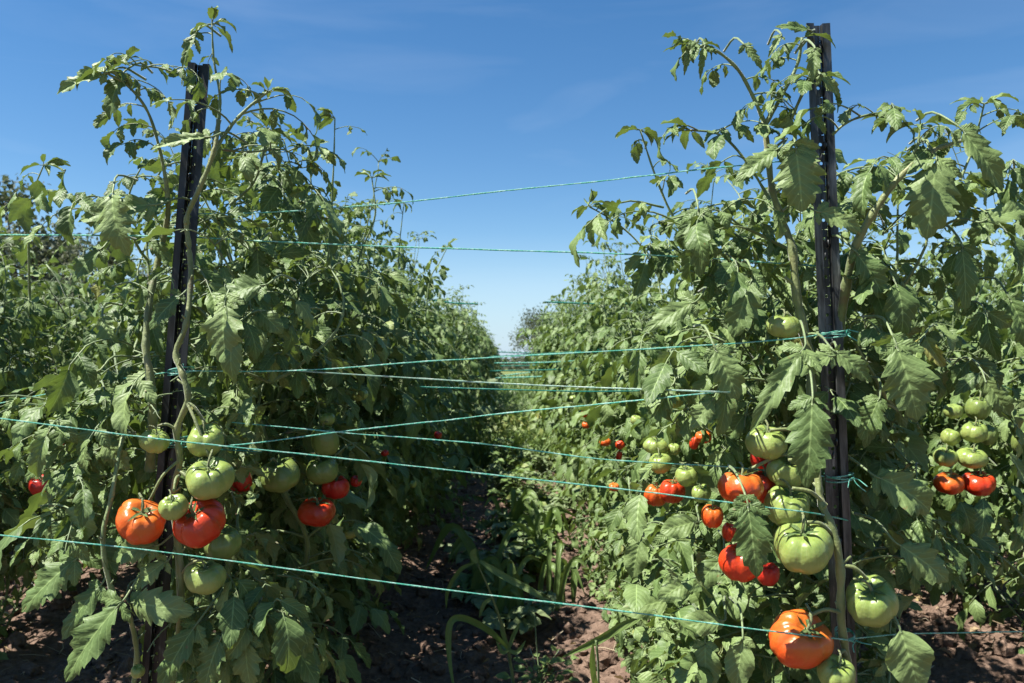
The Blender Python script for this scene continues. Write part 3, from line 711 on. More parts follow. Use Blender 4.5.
for k in range(22):
    px = rngx.uniform(185, 290); py = rngx.uniform(570, 670)
    compound_leaf(hr, gr, rngx, at(px, py, rngx.uniform(1.33, 1.5)), (rngx.normal(0, 1), -.6, .2), rngx.uniform(.09, .15), 2, sag=1.6, rnd=rngx.uniform(.3, .9))
def pedicel(hs, a, b, c=None, r=.0022, mat=1):
    """fruit stalk between two spots, bowed upwards"""
    A, B = at(*a), at(*b); m = (A + B) / 2 + np.array([0, -.004, .008]) if c is None else at(*c)
    hs.tube(spline([A, m, B], 5), np.linspace(r * 1.15, r, 11), 7, mat)
for a, b in (((177, 462, 1.29), (150, 500, 1.27)), ((178, 470, 1.29), (197, 492, 1.28)), ((186, 400, 1.29), (210, 458, 1.27)), ((180, 475, 1.29), (174, 492, 1.26)), ((179, 432, 1.30), (158, 426, 1.29)), ((185, 400, 1.29), (206, 424, 1.29)), ((181, 575, 1.3), (203, 560, 1.28))):
    pedicel(hs, a, b)
prune(hr); hl.rec += hr.rec; merge(hg, gr); add_hero(g, sg, hl, hg, hs, LP, 12); finish(LP, g, sg, mats)
tpx(LP, 141, 521, 51, 43, 1.265, 'orange', 0, (38, 22), 1.0, label='ripe orange red tomato with deep folds, on the outer side of the stake')
tpx(LP, 200, 523, 53, 45, 1.265, 'red', 2, (40, -12), .3, label='ripe red tomato with a puckered top')
tpx(LP, 210, 478, 50, 41, 1.27, 'green', 4, (30, 5), .4, label='large pale green ribbed tomato')
tpx(LP, 174, 507, 29, 27, 1.235, 'green', 1, (30, 0), .9, label='small green tomato hanging between the two red ones')
tpx(LP, 155, 441, 29, 26, 1.29, 'green', 0, (20, 20), 2.0)
tpx(LP, 206, 440, 40, 33, 1.295, 'green', 2, (30, 5), 1.0)
tpx(LP, 205, 577, 42, 34, 1.29, 'green', 2, (15, 5), 2.2)
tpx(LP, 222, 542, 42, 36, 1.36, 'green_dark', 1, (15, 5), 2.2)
tpx(LP, 138, 671, 15, 14, 1.30, 'green', 1, (15, 5), 2.2, False)

# ---- right front plant
RP, g, sg, mats = near_plant(21, .53, 1.46, 'front tomato plant at the glossy black stake, loaded with big pale green tomatoes', 1.22,
                             stems=4, halfw=.26, halfy=.15, spacing=.065, leaf=(.13, .21), side_p=.5, spikes=2, top_thin=.5, low=.4, bottom_p=.3, sprawl=5, sprawl_dir=(-1, .1))
hl, hg, hs = hero_geo(RP)
stem_tube(hs, [(848, 720, 1.22), (846, 660, 1.19), (841, 620, 1.175), (840, 570, 1.17), (833, 530, 1.17), (822, 505, 1.18), (818, 480, 1.19), (815, 440, 1.21), (812, 400, 1.23)], .0066, .0045, 1, seed=11)
stem_tube(hs, [(812, 400, 1.24), (808, 350, 1.25), (797, 300, 1.25), (792, 250, 1.25), (782, 220, 1.26), (772, 190, 1.26), (768, 155, 1.26), (764, 122, 1.26)], .0075, .0042, 1, seed=12)
stem_tube(hs, [(838, 340, 1.26), (846, 285, 1.22), (856, 245, 1.2), (872, 215, 1.19), (892, 186, 1.18), (912, 165, 1.18), (934, 150, 1.19), (960, 141, 1.2)], .0072, .0028, 1, seed=13)
shoot(hl, hg, hs, [(764, 122, 1.26), (752, 95, 1.25), (738, 70, 1.24), (718, 52, 1.23), (700, 46, 1.22)], .0034, .002, 14, 4, lf=(.05, .08))
shoot(hl, hg, hs, [(765, 125, 1.26), (782, 95, 1.25), (797, 65, 1.24), (802, 38, 1.23)], .0038, .002, 15, 1, lf=(.05, .07))
shoot(hl, hg, hs, [(782, 140, 1.26), (795, 110, 1.24), (806, 86, 1.22), (812, 76, 1.2)], .003, .0018, 16, 2, lf=(.05, .08))
shoot(hl, hg, hs, [(890, 190, 1.2), (915, 150, 1.18), (918, 142, 1.18), (920, 125, 1.18)], .0025, .0014, 17, 4, lf=(.06, .09))
shoot(hl, hg, hs, [(832, 135, 1.21), (848, 122, 1.2), (872, 115, 1.2), (898, 122, 1.2)], .002, .0016, 18, 4, lf=(.06, .1))
shoot(hl, hg, hs, [(960, 180, 1.22), (972, 150, 1.22), (980, 120, 1.22), (984, 104, 1.22)], .0022, .0012, 19, 4, lf=(.05, .08))
shoot(hl, hg, hs, [(770, 200, 1.3), (745, 160, 1.3), (720, 135, 1.3), (690, 130, 1.3)], .0026, .0016, 20, 4, lf=(.07, .12))
shoot(hl, hg, hs, [(700, 260, 1.4), (672, 215, 1.4), (655, 175, 1.4), (640, 130, 1.4)], .0026, .0014, 21, 5, lf=(.06, .1))
shoot(hl, hg, hs, [(660, 280, 1.6), (640, 245, 1.6), (615, 222, 1.6), (588, 206, 1.6)], .0022, .0014, 22, 4, lf=(.06, .09))
shoot(hl, hg, hs, [(790, 250, 1.28), (740, 226, 1.28), (700, 214, 1.29), (660, 222, 1.3)], .0026, .0016, 23, 3, lf=(.1, .15))
H_((935, 163), (926, 240), 48, 1.16, fold=.1, curl=.5, rnd=.75, seed=31, nt=6)
H_((796, 152), (802, 212), 46, 1.17, fold=.15, curl=.5, rnd=.8, seed=32, nt=6, small=4)
H_((776, 150), (735, 182), 22, 1.2, rnd=.7, seed=33)
H_((698, 213), (700, 278), 30, 1.22, rnd=.55, fold=.35, seed=34, nt=6)
H_((750, 283), (733, 338), 36, 1.19, rnd=.6, seed=35, fold=.3, small=4)
H_((692, 303), (643, 332), 22, 1.22, rnd=.75, seed=36, curl=.3)
H_((897, 348), (917, 420), 48, 1.14, rnd=.7, seed=37, fold=.2, curl=.6, nt=6, small=4)
H_((812, 402), (806, 488), 42, 1.12, rnd=.5, seed=38, fold=.15, curl=.5, nt=7, small=2)
H_((748, 508), (757, 577), 36, 1.12, rnd=.4, seed=39, fold=.15, curl=.4, nt=5, small=4)
H_((963, 132), (1002, 192), 30, 1.15, rnd=.7, seed=40, fold=.45)
H_((985, 220), (1035, 208), 24, 1.15, rnd=.75, seed=41)
H_((830, 356), (768, 378), 24, 1.16, rnd=.8, seed=42, curl=.6)
H_((836, 352), (872, 382), 22, 1.16, rnd=.7, seed=43)
H_((900, 630), (918, 690), 40, 1.14, rnd=.9, seed=44, fold=.15, lobe=.05, small=0)
H_((880, 478), (930, 512), 40, 1.2, rnd=.75, seed=45, fold=.4, curl=1.4)
H_((900, 545), (948, 582), 34, 1.2, rnd=.8, seed=46, fold=.15, curl=.7, small=0)
H_((808, 30), (775, 27), 12, 1.22, rnd=.5, seed=47, fold=.3)
H_((814, 50), (812, 82), 16, 1.17, rnd=.7, seed=48, fold=.5)
H_((822, 76), (840, 98), 12, 1.18, rnd=.8, seed=49, fold=.5)
H_((780, 37), (768, 58), 8, 1.22, rnd=.8, seed=50, fold=.6)
H_((692, 48), (684, 76), 10, 1.22, rnd=.8, seed=51, fold=.8, curl=.9)
H_((704, 48), (700, 80), 10, 1.22, rnd=.8, seed=52, fold=.8, curl=.7)
H_((745, 46), (762, 70), 11, 1.23, rnd=.7, seed=53, fold=.5)
H_((820, 212), (862, 232), 22, 1.17, rnd=.85, seed=54, curl=.8)
H_((858, 255), (885, 300), 30, 1.19, rnd=.5, seed=55, fold=.3)
H_((962, 250), (965, 312), 24, 1.18, rnd=.5, seed=56, fold=.5)
H_((925, 150), (900, 175), 18, 1.18, rnd=.4, seed=57)
H_((716, 350), (738, 400), 34, 1.17, rnd=.75, seed=58, fold=.3)
H_((672, 385), (650, 425), 26, 1.25, rnd=.5, seed=59, fold=.3)
H_((800, 352), (750, 432), 26, 1.16, rnd=.7, seed=60, fold=.5, curl=.8)
H_((712, 400), (690, 430), 22, 1.2, rnd=.8, seed=61)
H_((720, 560), (690, 592), 22, 1.25, rnd=.6, seed=62, lobe=.08)
H_((720, 620), (672, 628), 22, 1.25, rnd=.85, seed=63, lobe=.06)
H_((742, 640), (736, 690), 26, 1.22, rnd=.85, seed=64, lobe=.06)
H_((690, 580), (658, 600), 22, 1.3, rnd=.85, seed=65, lobe=.05)
H_((668, 600), (620, 612), 24, 1.5, rnd=.85, seed=66, lobe=.05)
H_((695, 522), (660, 532), 22, 1.4, rnd=.8, seed=67, lobe=.05)
H_((640, 540), (632, 578), 22, 1.5, rnd=.8, seed=68, lobe=.05)
H_((705, 645), (706, 690), 28, 1.25, rnd=.9, seed=69, lobe=.05)
H_((878, 400), (860, 440), 26, 1.2, rnd=.5, seed=70)
H_((1010, 300), (1030, 350), 30, 1.3, rnd=.5, seed=71)
H_((985, 380), (1010, 420), 26, 1.5, rnd=.8, seed=72)
rngx = np.random.RandomState(99); hr = Leaves(); gr = Geo()
for k in range(70):
    px = rngx.uniform(640, 1040); py = rngx.uniform(170, 470)
    compound_leaf(hr, gr, rngx, at(px, py, rngx.uniform(1.27, 1.5)), (rngx.normal(0, 1), -.6, .3), rngx.uniform(.09, .17), 2, sag=1.8)
for k in range(26):
    px = rngx.uniform(860, 960); py = rngx.uniform(430, 590)
    compound_leaf(hr, gr, rngx, at(px, py, rngx.uniform(1.3, 1.5)), (rngx.normal(0, 1), -.6, .3), rngx.uniform(.08, .14), 2, sag=1.8)
for k in range(74):                                                   # low leafy side shoots beside the path
    px = rngx.uniform(600, 800); py = rngx.uniform(520, 700); yy = rngx.uniform(1.3, 1.6)
    if px < 690 and py < 545: continue
    compound_leaf(hr, gr, rngx, at(px, py, yy), (rngx.normal(0, 1), -.8, .35), rngx.uniform(.11, .18), 2, sag=.55, rnd=rngx.uniform(.55, .93), lobe=.04, pairs=2, wide=1.15)
for a, b in (((839, 565, 1.17), (868, 580, 1.17)), ((840, 612, 1.17), (808, 616, 1.17)), ((833, 535, 1.17), (806, 522, 1.16)), ((826, 505, 1.18), (792, 488, 1.18)), ((846, 655, 1.18), (838, 655, 1.17)),
             ((806, 350, 1.25), (786, 312, 1.23)), ((815, 440, 1.21), (770, 430, 1.2)), ((818, 470, 1.2), (788, 460, 1.2)), ((812, 450, 1.22), (748, 470, 1.22))):
    pedicel(hs, a, b, r=.0026)
prune(hr); hl.rec += hr.rec; merge(hg, gr); add_hero(g, sg, hl, hg, hs, RP, 22); finish(RP, g, sg, mats)
tpx(RP, 802, 545, 63, 52, 1.17, 'green', 0, (32, -8), .2, label='largest pale green tomato, low in the cluster')
tpx(RP, 787, 506, 50, 42, 1.205, 'green', 3, (25, 5), 1.2)
tpx(RP, 786, 472, 38, 34, 1.22, 'green', 2, (25, 10), 2.2)
tpx(RP, 766, 442, 46, 36, 1.23, 'green', 4, (15, 5), .8)
tpx(RP, 741, 487, 50, 37, 1.20, 'orange', 4, (5, 5), .35, label='wide lobed orange red tomato')
tpx(RP, 764, 487, 36, 36, 1.25, 'red', 2, (10, 5), 1.0)
tpx(RP, 762, 456, 26, 30, 1.28, 'crimson', 1, (10, 5), 1.0, False)
tpx(RP, 741, 562, 44, 40, 1.20, 'red', 1, (20, 0), .5, label='red tomato half hidden behind a broad leaf')
tpx(RP, 768, 574, 24, 26, 1.25, 'crimson', 1, (20, 0), .5, False)
tpx(RP, 712, 516, 24, 26, 1.24, 'orange', 0, (20, 0), .5)
tpx(RP, 729, 532, 16, 22, 1.28, 'red', 0, (20, 0), .5, False)
tpx(RP, 800, 639, 65, 54, 1.18, 'orange', 3, (40, 12), .5, label='big orange red tomato with the twine drawn across it')
tpx(RP, 871, 600, 55, 49, 1.17, 'green', 1, (38, -14), 1.5, label='pale green tomato beyond the stake with small scars')
tpx(RP, 836, 673, 40, 36, 1.16, 'green', 0, (30, 5), .4)
tpx(RP, 783, 326, 38, 27, 1.22, 'green', 2, (10, 5), .4)

# ---- next plants of the two rows, each grown separately
def fruit_some(root, rng, n, side, zr=(.28, .75), pal=('green', 'green', 'red', 'green_dark'), calyx=True, w=(.05, .08)):
    for k in range(n):
        wd = rng.uniform(*w); p = np.array(root.location) + [side * rng.uniform(.14, .24), rng.uniform(-.2, .2), rng.uniform(*zr)]
        tomato(root, p, wd, wd * rng.uniform(.72, .86), pal[rng.randint(len(pal))], rng.randint(5), (rng.uniform(0, 25), rng.uniform(-10, 10)), rng.uniform(0, 6), calyx)
ordw = ['second', 'third', 'fourth', 'fifth', 'sixth', 'seventh', 'eighth', 'ninth', 'tenth', 'eleventh', 'twelfth']
LX, RX = -.63, .60
left_roots = []; right_roots = []
for i in range(4):
    y = 1.93 + .45 * i
    root, g, sg, mats = near_plant(31 + i, LX + [-.02, .0, .02, 0][i], y, 'dark leafy tomato plant, %s along the row behind the holed stake' % ordw[i], [1.42, 1.36, 1.36, 1.34][i], stems=6, halfw=.25, halfy=.27, spacing=.038, leaf=(.14, .23), side_p=.7, spikes=5, low=.12, group='tomato plants in the shaded row')
    if i == 0:
        hl, hg, hs = hero_geo(root)
        shoot(hl, hg, hs, [(336, 260, 1.9), (332, 210, 1.88), (334, 160, 1.86), (335, 118, 1.85)], .003, .0014, 30, 4, lf=(.05, .09))
        shoot(hl, hg, hs, [(262, 260, 1.8), (282, 215, 1.8), (292, 180, 1.8), (284, 140, 1.8)], .003, .0014, 31, 4, lf=(.07, .12))
        shoot(hl, hg, hs, [(350, 290, 2.0), (362, 250, 2.0), (375, 215, 2.0), (372, 178, 2.0)], .003, .0014, 32, 4, lf=(.07, .12))
        shoot(hl, hg, hs, [(300, 300, 1.8), (304, 250, 1.8), (312, 205, 1.8), (308, 150, 1.8)], .003, .0014, 34, 4, lf=(.08, .13))
        add_hero(g, sg, hl, hg, hs, root, 13)
    if i == 2:
        hl, hg, hs = hero_geo(root)
        shoot(hl, hg, hs, [(395, 300, 2.7), (398, 270, 2.7), (400, 240, 2.7), (404, 203, 2.7)], .003, .0014, 33, 4, lf=(.07, .12))
        shoot(hl, hg, hs, [(425, 320, 3.0), (430, 280, 3.0), (440, 262, 3.0), (447, 248, 3.0)], .003, .0014, 35, 4, lf=(.07, .12))
        add_hero(g, sg, hl, hg, hs, root, 14)
    finish(root, g, sg, mats); left_roots.append(root)
for i in range(4):
    y = 1.82 + .47 * i
    root, g, sg, mats = near_plant(41 + i, RX + [0, .02, .02, 0][i], y, 'sunlit tomato plant, %s along the row behind the glossy stake' % ordw[i], [1.3, 1.3, 1.3, 1.34][i], stems=6, halfw=.27, halfy=.27, spacing=.046, leaf=(.15, .24), side_p=.6, spikes=2, low=.06, sprawl=11, sprawl_dir=(-1, -.1), group='tomato plants in the sunlit row')
    finish(root, g, sg, mats); right_roots.append(root)
L2, L3 = left_roots[0], left_roots[1]
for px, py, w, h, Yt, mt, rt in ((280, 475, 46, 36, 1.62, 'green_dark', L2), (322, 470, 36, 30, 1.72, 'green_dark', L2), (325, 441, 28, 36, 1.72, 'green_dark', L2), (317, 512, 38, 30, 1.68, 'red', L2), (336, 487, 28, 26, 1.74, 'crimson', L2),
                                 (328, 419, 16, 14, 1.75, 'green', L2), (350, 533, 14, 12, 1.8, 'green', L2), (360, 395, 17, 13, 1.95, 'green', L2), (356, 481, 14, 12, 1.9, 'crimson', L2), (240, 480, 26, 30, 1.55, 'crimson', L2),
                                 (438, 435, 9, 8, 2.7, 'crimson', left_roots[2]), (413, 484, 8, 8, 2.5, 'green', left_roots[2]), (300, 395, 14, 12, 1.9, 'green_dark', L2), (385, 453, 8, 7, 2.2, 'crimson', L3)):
    tpx(rt, px, py, w, h, Yt, mt, (px * 7) % 5, (15, (px % 20) - 10), px, w > 20)
R2, R3, R4 = right_roots[:3]
for px, py, w, h, Yt, mt, rt in ((656, 446, 26, 18, 1.6, 'green', R2), (660, 463, 26, 22, 1.57, 'green', R2), (686, 476, 25, 22, 1.5, 'green', R2), (701, 493, 22, 20, 1.48, 'green', R2), (674, 449, 14, 13, 1.6, 'green', R2),
                                 (656, 495, 24, 25, 1.56, 'orange', R2), (672, 491, 27, 27, 1.54, 'red', R2), (672, 400, 24, 18, 1.6, 'green', R2), (703, 437, 17, 14, 1.5, 'orange', R2), (694, 443, 10, 15, 1.55, 'red', R2),
                                 (584, 414, 8, 7, 2.9, 'red', R4), (586, 425, 9, 8, 2.9, 'orange', R4), (605, 442, 12, 9, 2.4, 'orange', R3), (620, 445, 10, 10, 2.3, 'red', R3), (619, 456, 6, 12, 2.3, 'crimson', R3), (614, 487, 12, 9, 2.2, 'orange', R3),
                                 (573, 398, 8, 6, 3.1, 'green', R4), (636, 420, 13, 11, 2.1, 'green', R3), (889, 460, 15, 10, 1.75, 'red', R2), (862, 430, 16, 13, 1.6, 'green_dark', R2)):
    tpx(rt, px, py, w, h, Yt, mt, (px * 7) % 5, (15, (px % 20) - 10), px, w > 20)

# ---- copied plants: five kinds, then set along the rows
protos = []
for i in range(5):
    rng = np.random.RandomState(60 + i)
    me_f, me_s = plant_meshes(rng, 1, H=1.27 + .05 * i, stems=6, halfw=.27, halfy=.27, spacing=.048, leaf=(.16, .25), side_p=.55, spikes=3, sprawl=3, low=.1)
    protos.append((me_f, me_s))
for i in range(3):
    protos.append(plant_meshes(np.random.RandomState(80 + i), 1, H=1.3 + .04 * i, stems=6, halfw=.25, halfy=.27, spacing=.045, leaf=(.14, .23), side_p=.6, spikes=3, sprawl=0, low=.27, bottom_p=.2))
def copied_plant(x, y, k, label, group, rot=0, s=1.0, tint=None, fruit=0, side=1, seed=0):
    root = empty('tomato_plant', (x, y, ground_z(x, y) if y < 12 else 0), label, 'tomato plant', group)
    root.rotation_euler = (0, 0, rot); root.scale = (s, s, s)
    link('foliage', protos[k][0], root); link('stem', protos[k][1], root)
    return root
def world_tomato(root, p, w, h, mat, shape, calyx=False):
    """a fruit set on a plant that is itself turned and scaled"""
    o = link('tomato', tomato_mesh(shape, mat), root)
    Mx = Matrix.Translation(root.location) @ root.rotation_euler.to_matrix().to_4x4() @ Matrix.Diagonal((*root.scale, 1))
    W = Matrix.Translation(Vector(p)) @ Matrix.Rotation(R(18), 4, 'X') @ Matrix.Diagonal((w * .94, w * .94, h / .84, 1))
    o.matrix_basis = Mx.inverted() @ W
    if calyx: link('calyx', calyx_mesh(shape % 4), o)
    return o
rng = np.random.RandomState(7)
# the two rows beside the path, on to the far end
for sidx, (X0, nm, y0) in enumerate(((LX, 'shaded', 3.85), (RX, 'sunlit', 3.7))):
    y = y0; i = 0
    while y < (17 if sidx == 0 else 10.3):
        fl = rng.random_sample() < .5
        if i < 7: lab = '%s tomato plant, %s along the row behind the %s stake' % (nm, ordw[i + 4], 'holed' if sidx == 0 else 'glossy')
        else: lab = 'small distant tomato plant far down the %s row' % nm
        copied_plant(X0 + rng.uniform(-.04, .04), y, rng.randint(5), lab, 'distant plants of the %s row' % nm if i >= 7 else 'tomato plants in the %s row' % nm, math.pi * fl + rng.uniform(-.2, .2), rng.uniform(.88, 1.07))
        y += .47 * (1 + .012 * i); i += 1
# the outer rows
OL = []; OR = []
for (X0, side, store, y0, nn) in ((-1.68, -1, OL, 2.05, 9), (1.62, 1, OR, 2.0, 9)):
    for i in range(nn):
        y = y0 + .46 * i
        if i == 0:
            root, g, sg, mats = near_plant(51 + (side > 0), X0 - .04 * side, y, 'frontmost tomato plant of the outer row seen past the %s stake' % ('holed' if side < 0 else 'glossy'), 1.36, stems=6, halfw=.27, halfy=.26, spacing=.044, leaf=(.13, .21), side_p=.65, spikes=5, low=.27, bottom_p=.2, group='tomato plants in the outer rows')
            if side < 0:
                hl, hg, hs = hero_geo(root)
                shoot(hl, hg, hs, [(30, 300, 2.0), (29, 240, 1.95), (31, 200, 1.92), (44, 165, 1.9)], .0032, .0016, 41, 5, lf=(.07, .11))
                add_hero(g, sg, hl, hg, hs, root, 15)
            finish(root, g, sg, mats); store.append(root); continue
        lab = ('%s tomato plant of the outer row beyond the %s' % (['frontmost'] + ordw, 'holed stake' if side < 0 else 'glossy stake'))if False else '%s tomato plant of the outer row seen past the %s stake' % ((['frontmost'] + ordw)[i], 'holed' if side < 0 else 'glossy')
        rr = copied_plant(X0 + rng.uniform(-.05, .05), y, 5 + rng.randint(3), lab, 'tomato plants in the outer rows', math.pi * (i % 2) + rng.uniform(-.2, .2), rng.uniform(.96, 1.08))
        store.append(rr)
for (X0, where) in ((-2.72, 'holed'), (2.66, 'glossy')):
    for i in range(6):
        copied_plant(X0 + rng.uniform(-.05, .05), 2.9 + .47 * i, rng.randint(5), 'tomato plant of the outermost row, glimpsed beyond the outer row past the %s stake' % where, 'outermost tomato plants past the %s stake' % where, math.pi * (i % 2), rng.uniform(.96, 1.08))
for px, py, w, h, Yt, mt in ((953, 411, 20, 16, 2.0, 'green'), (978, 408, 26, 26, 2.04, 'green_dark'), (950, 437, 20, 18, 2.0, 'green'), (974, 432, 28, 22, 1.98, 'green'), (988, 435, 20, 22, 2.04, 'green_dark'),
                             (945, 457, 25, 19, 1.97, 'green'), (972, 458, 30, 21, 1.96, 'green'), (949, 483, 32, 22, 1.95, 'orange'), (978, 483, 35, 25, 1.95, 'red'), (1020, 441, 18, 26, 2.0, 'green_dark'), (981, 533, 20, 13, 2.0, 'green')):
    world_tomato(OR[0], at(px, py, Yt), w * Yt / F, h * Yt / F, mt, (px * 3) % 5, w > 22)
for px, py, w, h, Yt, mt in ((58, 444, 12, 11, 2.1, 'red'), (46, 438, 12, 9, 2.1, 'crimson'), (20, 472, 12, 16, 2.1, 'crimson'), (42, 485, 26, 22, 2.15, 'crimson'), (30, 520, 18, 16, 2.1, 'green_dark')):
    world_tomato(OL[0], at(px, py, Yt), w * Yt / F, h * Yt / F, mt, (px * 3) % 5, w > 22)

# ------------------------------------------------------------------ weeds
def blade(g, pts, w, twist=.0, rnd=.5, mat=0, px=True, fold=.35):
    P = spline([at(*p) for p in pts] if px else pts, 6); n = len(P); T = nz(np.gradient(P, axis=0)); t = np.linspace(0, 1, n)
    ref = np.array([.2, -1, .35]); A = nz(np.cross(T, ref)); N = np.cross(A, T)
    w = w * .72; ww = w * np.minimum(1, (1 - t) * 3.2) ** .7 * np.minimum(1, .45 + t * 3)
    V = np.stack([P - A * ww[:, None] + N * ww[:, None] * fold, P - A * .5 * ww[:, None] + N * ww[:, None] * fold * .35, P, P + A * .5 * ww[:, None] + N * ww[:, None] * fold * .35, P + A * ww[:, None] + N * ww[:, None] * fold], 1)
    i = np.arange(n - 1)[:, None] * 5; j = np.arange(4)[None]
    Q = np.stack([i + j, i + j + 1, i + j + 6, i + j + 5], -1).reshape(-1, 4)
    uv = np.stack([np.tile(np.linspace(0, 1, 5), n), np.repeat(t, 5)], 1)
    g.add(V.reshape(-1, 3), Q, mat, uv, rnd)
def weed_obj(name, label, cat, g, base, group=None, mats=None):
    g.v = [v - np.array(base, np.float32) for v in g.v]
    o = link(name, g.mesh(name, mats or [M['weed'], M['stem']])); o.location = base; return tag(o, label, cat, group)
# tall grass with arching blades, foreground of the path
g = Geo(); b = at(517, 683, 2.15); b[2] = ground_z(b[0], b[1])
g.tube(spline([b, at(506, 640, 2.12), at(490, 592, 2.1), at(477, 563, 2.1)], 6), np.linspace(.006, .002, 19), 6, 1)
blade(g, [(508, 648, 2.1), (488, 630, 2.05), (463, 618, 2.0), (450, 624, 1.98), (449, 655, 1.97), (456, 700, 1.95)], .011, rnd=.5)
blade(g, [(480, 561, 2.1), (505, 577, 2.08), (530, 590, 2.05), (547, 601, 2.03)], .012, rnd=.8)
blade(g, [(474, 563, 2.1), (460, 570, 2.1), (448, 590, 2.1), (446, 610, 2.1)], .007, rnd=.2)
blade(g, [(477, 563, 2.1), (473, 555, 2.1), (476, 548, 2.1)], .012, rnd=.92)
blade(g, [(492, 598, 2.1), (484, 604, 2.1), (479, 618, 2.1)], .007, rnd=.9)
for a in ((520, 622), (515, 628), (500, 626), (526, 640), (496, 640)): blade(g, [(508, 650, 2.1), ((508 + a[0]) / 2, a[1] + 12, 2.1), (a[0], a[1], 2.1)], .007, rnd=.8)
weed_obj('grass_weed', 'lanky grass weed with arching blades rising over the dark edge of the path', 'weed', g, b, mats=[M['weed'], M['stem_pale']])
g = Geo(); b = at(600, 700, 1.95); b[2] = ground_z(b[0], b[1])
blade(g, [(600, 700, 1.9), (594, 680, 1.85), (592, 660, 1.82), (593, 642, 1.8)], .010, rnd=.8)
blade(g, [(640, 618, 1.75), (618, 628, 1.78), (598, 640, 1.82), (560, 658, 1.9)], .012, rnd=.7)
g.tube([b, at(598, 660, 1.85), at(596, 640, 1.82)], .003, 5, 1)
weed_obj('grass_weed', 'broad bladed grass bent flat across the reddish soil', 'weed', g, b)
# small bright weed
g = Geo(); lv = Leaves(); rw = np.random.RandomState(3); b = at(540, 672, 2.25); b[2] = ground_z(b[0], b[1])
for k in range(46):
    a = rw.uniform(0, 6.28); r = rw.uniform(0, .11); p = b + [r * math.cos(a), r * math.sin(a), rw.uniform(.01, .09)]
    lv.add(p, (math.cos(a), math.sin(a), .3), (rw.normal(0, .4), rw.normal(0, .4) - .3, 1), rw.uniform(.02, .045), rw.uniform(.012, .024), .5, .2, .05, rw.uniform(.5, .93))
for k in range(8):
    a = rw.uniform(0, 6.28); g.tube([b, b + [.05 * math.cos(a), .05 * math.sin(a), .05], b + [.1 * math.cos(a), .1 * math.sin(a), .07]], .0015, 4, 1)
g.tube([b, b + [-.01, 0, .12], b + [-.015, -.0, .2]], .0018, 5, 1)
lv.emit(g, 8, 2, rw); weed_obj('weed', 'low bright green weed spreading at the foot of the lanky grass', 'weed', g, b)
# broad-bladed clumps and leafy weeds in the path
def grass_clump(b, n, hgt, wd, seed, label, group):
    g = Geo(); rw = np.random.RandomState(seed); b = np.array([b[0], b[1], ground_z(*b)])
    for k in range(n):
        a = rw.uniform(0, 6.28); h = hgt * rw.uniform(.5, 1.1); o = rw.uniform(.25, .8) * h
        p0 = b + [rw.normal(0, .03), rw.normal(0, .03), -.01]; dx = np.array([math.cos(a), math.sin(a), 0])
        blade(g, [p0, p0 + dx * o * .3 + [0, 0, h * .7], p0 + dx * o * .7 + [0, 0, h * .95], p0 + dx * o * 1.15 + [0, 0, h * rw.uniform(.3, .85)]], wd * rw.uniform(.6, 1.2), px=False, rnd=rw.uniform(.1, .9))
    return weed_obj('grass_clump', label, 'grass clump', g, b, group)
cl = [((-.12, 3.0), 9, .27, .019, 'broad bladed grass clump in the dark mouth of the path'), ((.10, 3.35), 11, .3, .018, 'tallest broad bladed clump where shade meets sun'), ((.17, 2.95), 8, .24, .016, 'drooping broad bladed clump beside the bare sunny soil'),
      ((-.02, 2.72), 6, .22, .015, 'short broad bladed clump just behind the lanky grass'), ((.0, 3.9), 12, .28, .016, 'bushy broad bladed clump in half shade farther up the path')]
for i, (b, n, h, w, lab) in enumerate(cl): grass_clump(b, n, h, w, 200 + i, lab, 'broad bladed grass clumps in the path')

def leafy_weeds():
    rw = np.random.RandomState(17)
    for i in range(48):
        y = 2.75 + i * .2 + rw.uniform(-.1, .1); x = rw.uniform(-.16, .02 if i < 5 else .27) + (.0 if i % 3 else .05)
        g = Geo(); lv = Leaves(); b = np.array([x, y, ground_z(x, y) if y < 12 else 0]); h = rw.uniform(.08, .22) * (1 + .025 * i)
        for s_ in range(6):
            a = rw.uniform(0, 6.28); tip = b + [.16 * math.cos(a), .16 * math.sin(a), h * rw.uniform(.5, 1.1)]; P = spline([b, (b + tip) / 2 + [0, 0, .03], tip], 5)
            g.tube(P, .002, 3, 1)
            for q in range(1, len(P)):
                for z in range(2):
                    a2 = rw.uniform(0, 6.28); lv.add(P[q], (math.cos(a2), math.sin(a2), .1), (rw.normal(0, .5), rw.normal(0, .5) - .2, 1), rw.uniform(.04, .08), rw.uniform(.02, .045), .7, .2, .08, rw.uniform(.3, .97))
        lv.emit(g, 6, 2, rw)
        o = weed_obj('leafy_weed', 'pale leafy weed, one of many carpeting the path', 'weed', g, b, 'leafy weeds in the path', [M['weed'] if i % 2 else M['leaf_pale'], M['stem']])
leafy_weeds()
g = Geo(); lv = Leaves(); rw = np.random.RandomState(23); b = np.array([.02, 7.4, 0.0])
for k in range(260):
    p = b + [rw.normal(0, .17), rw.normal(0, .2), rw.uniform(.02, .42)]
    lv.add(p, nz(rw.normal(0, 1, 3)), (rw.normal(0, .5), rw.normal(0, .5) - .3, 1), rw.uniform(.06, .1), rw.uniform(.035, .05), .5, .2, .05, rw.uniform(.93, 1))
g.tube([b, b + [.01, 0, .15], b + [.02, .01, .3]], .004, 4, 1)
lv.emit(g, 6, 2, rw); weed_obj('bush', 'bright yellow leafy bush where the path narrows far off', 'bush', g, b)
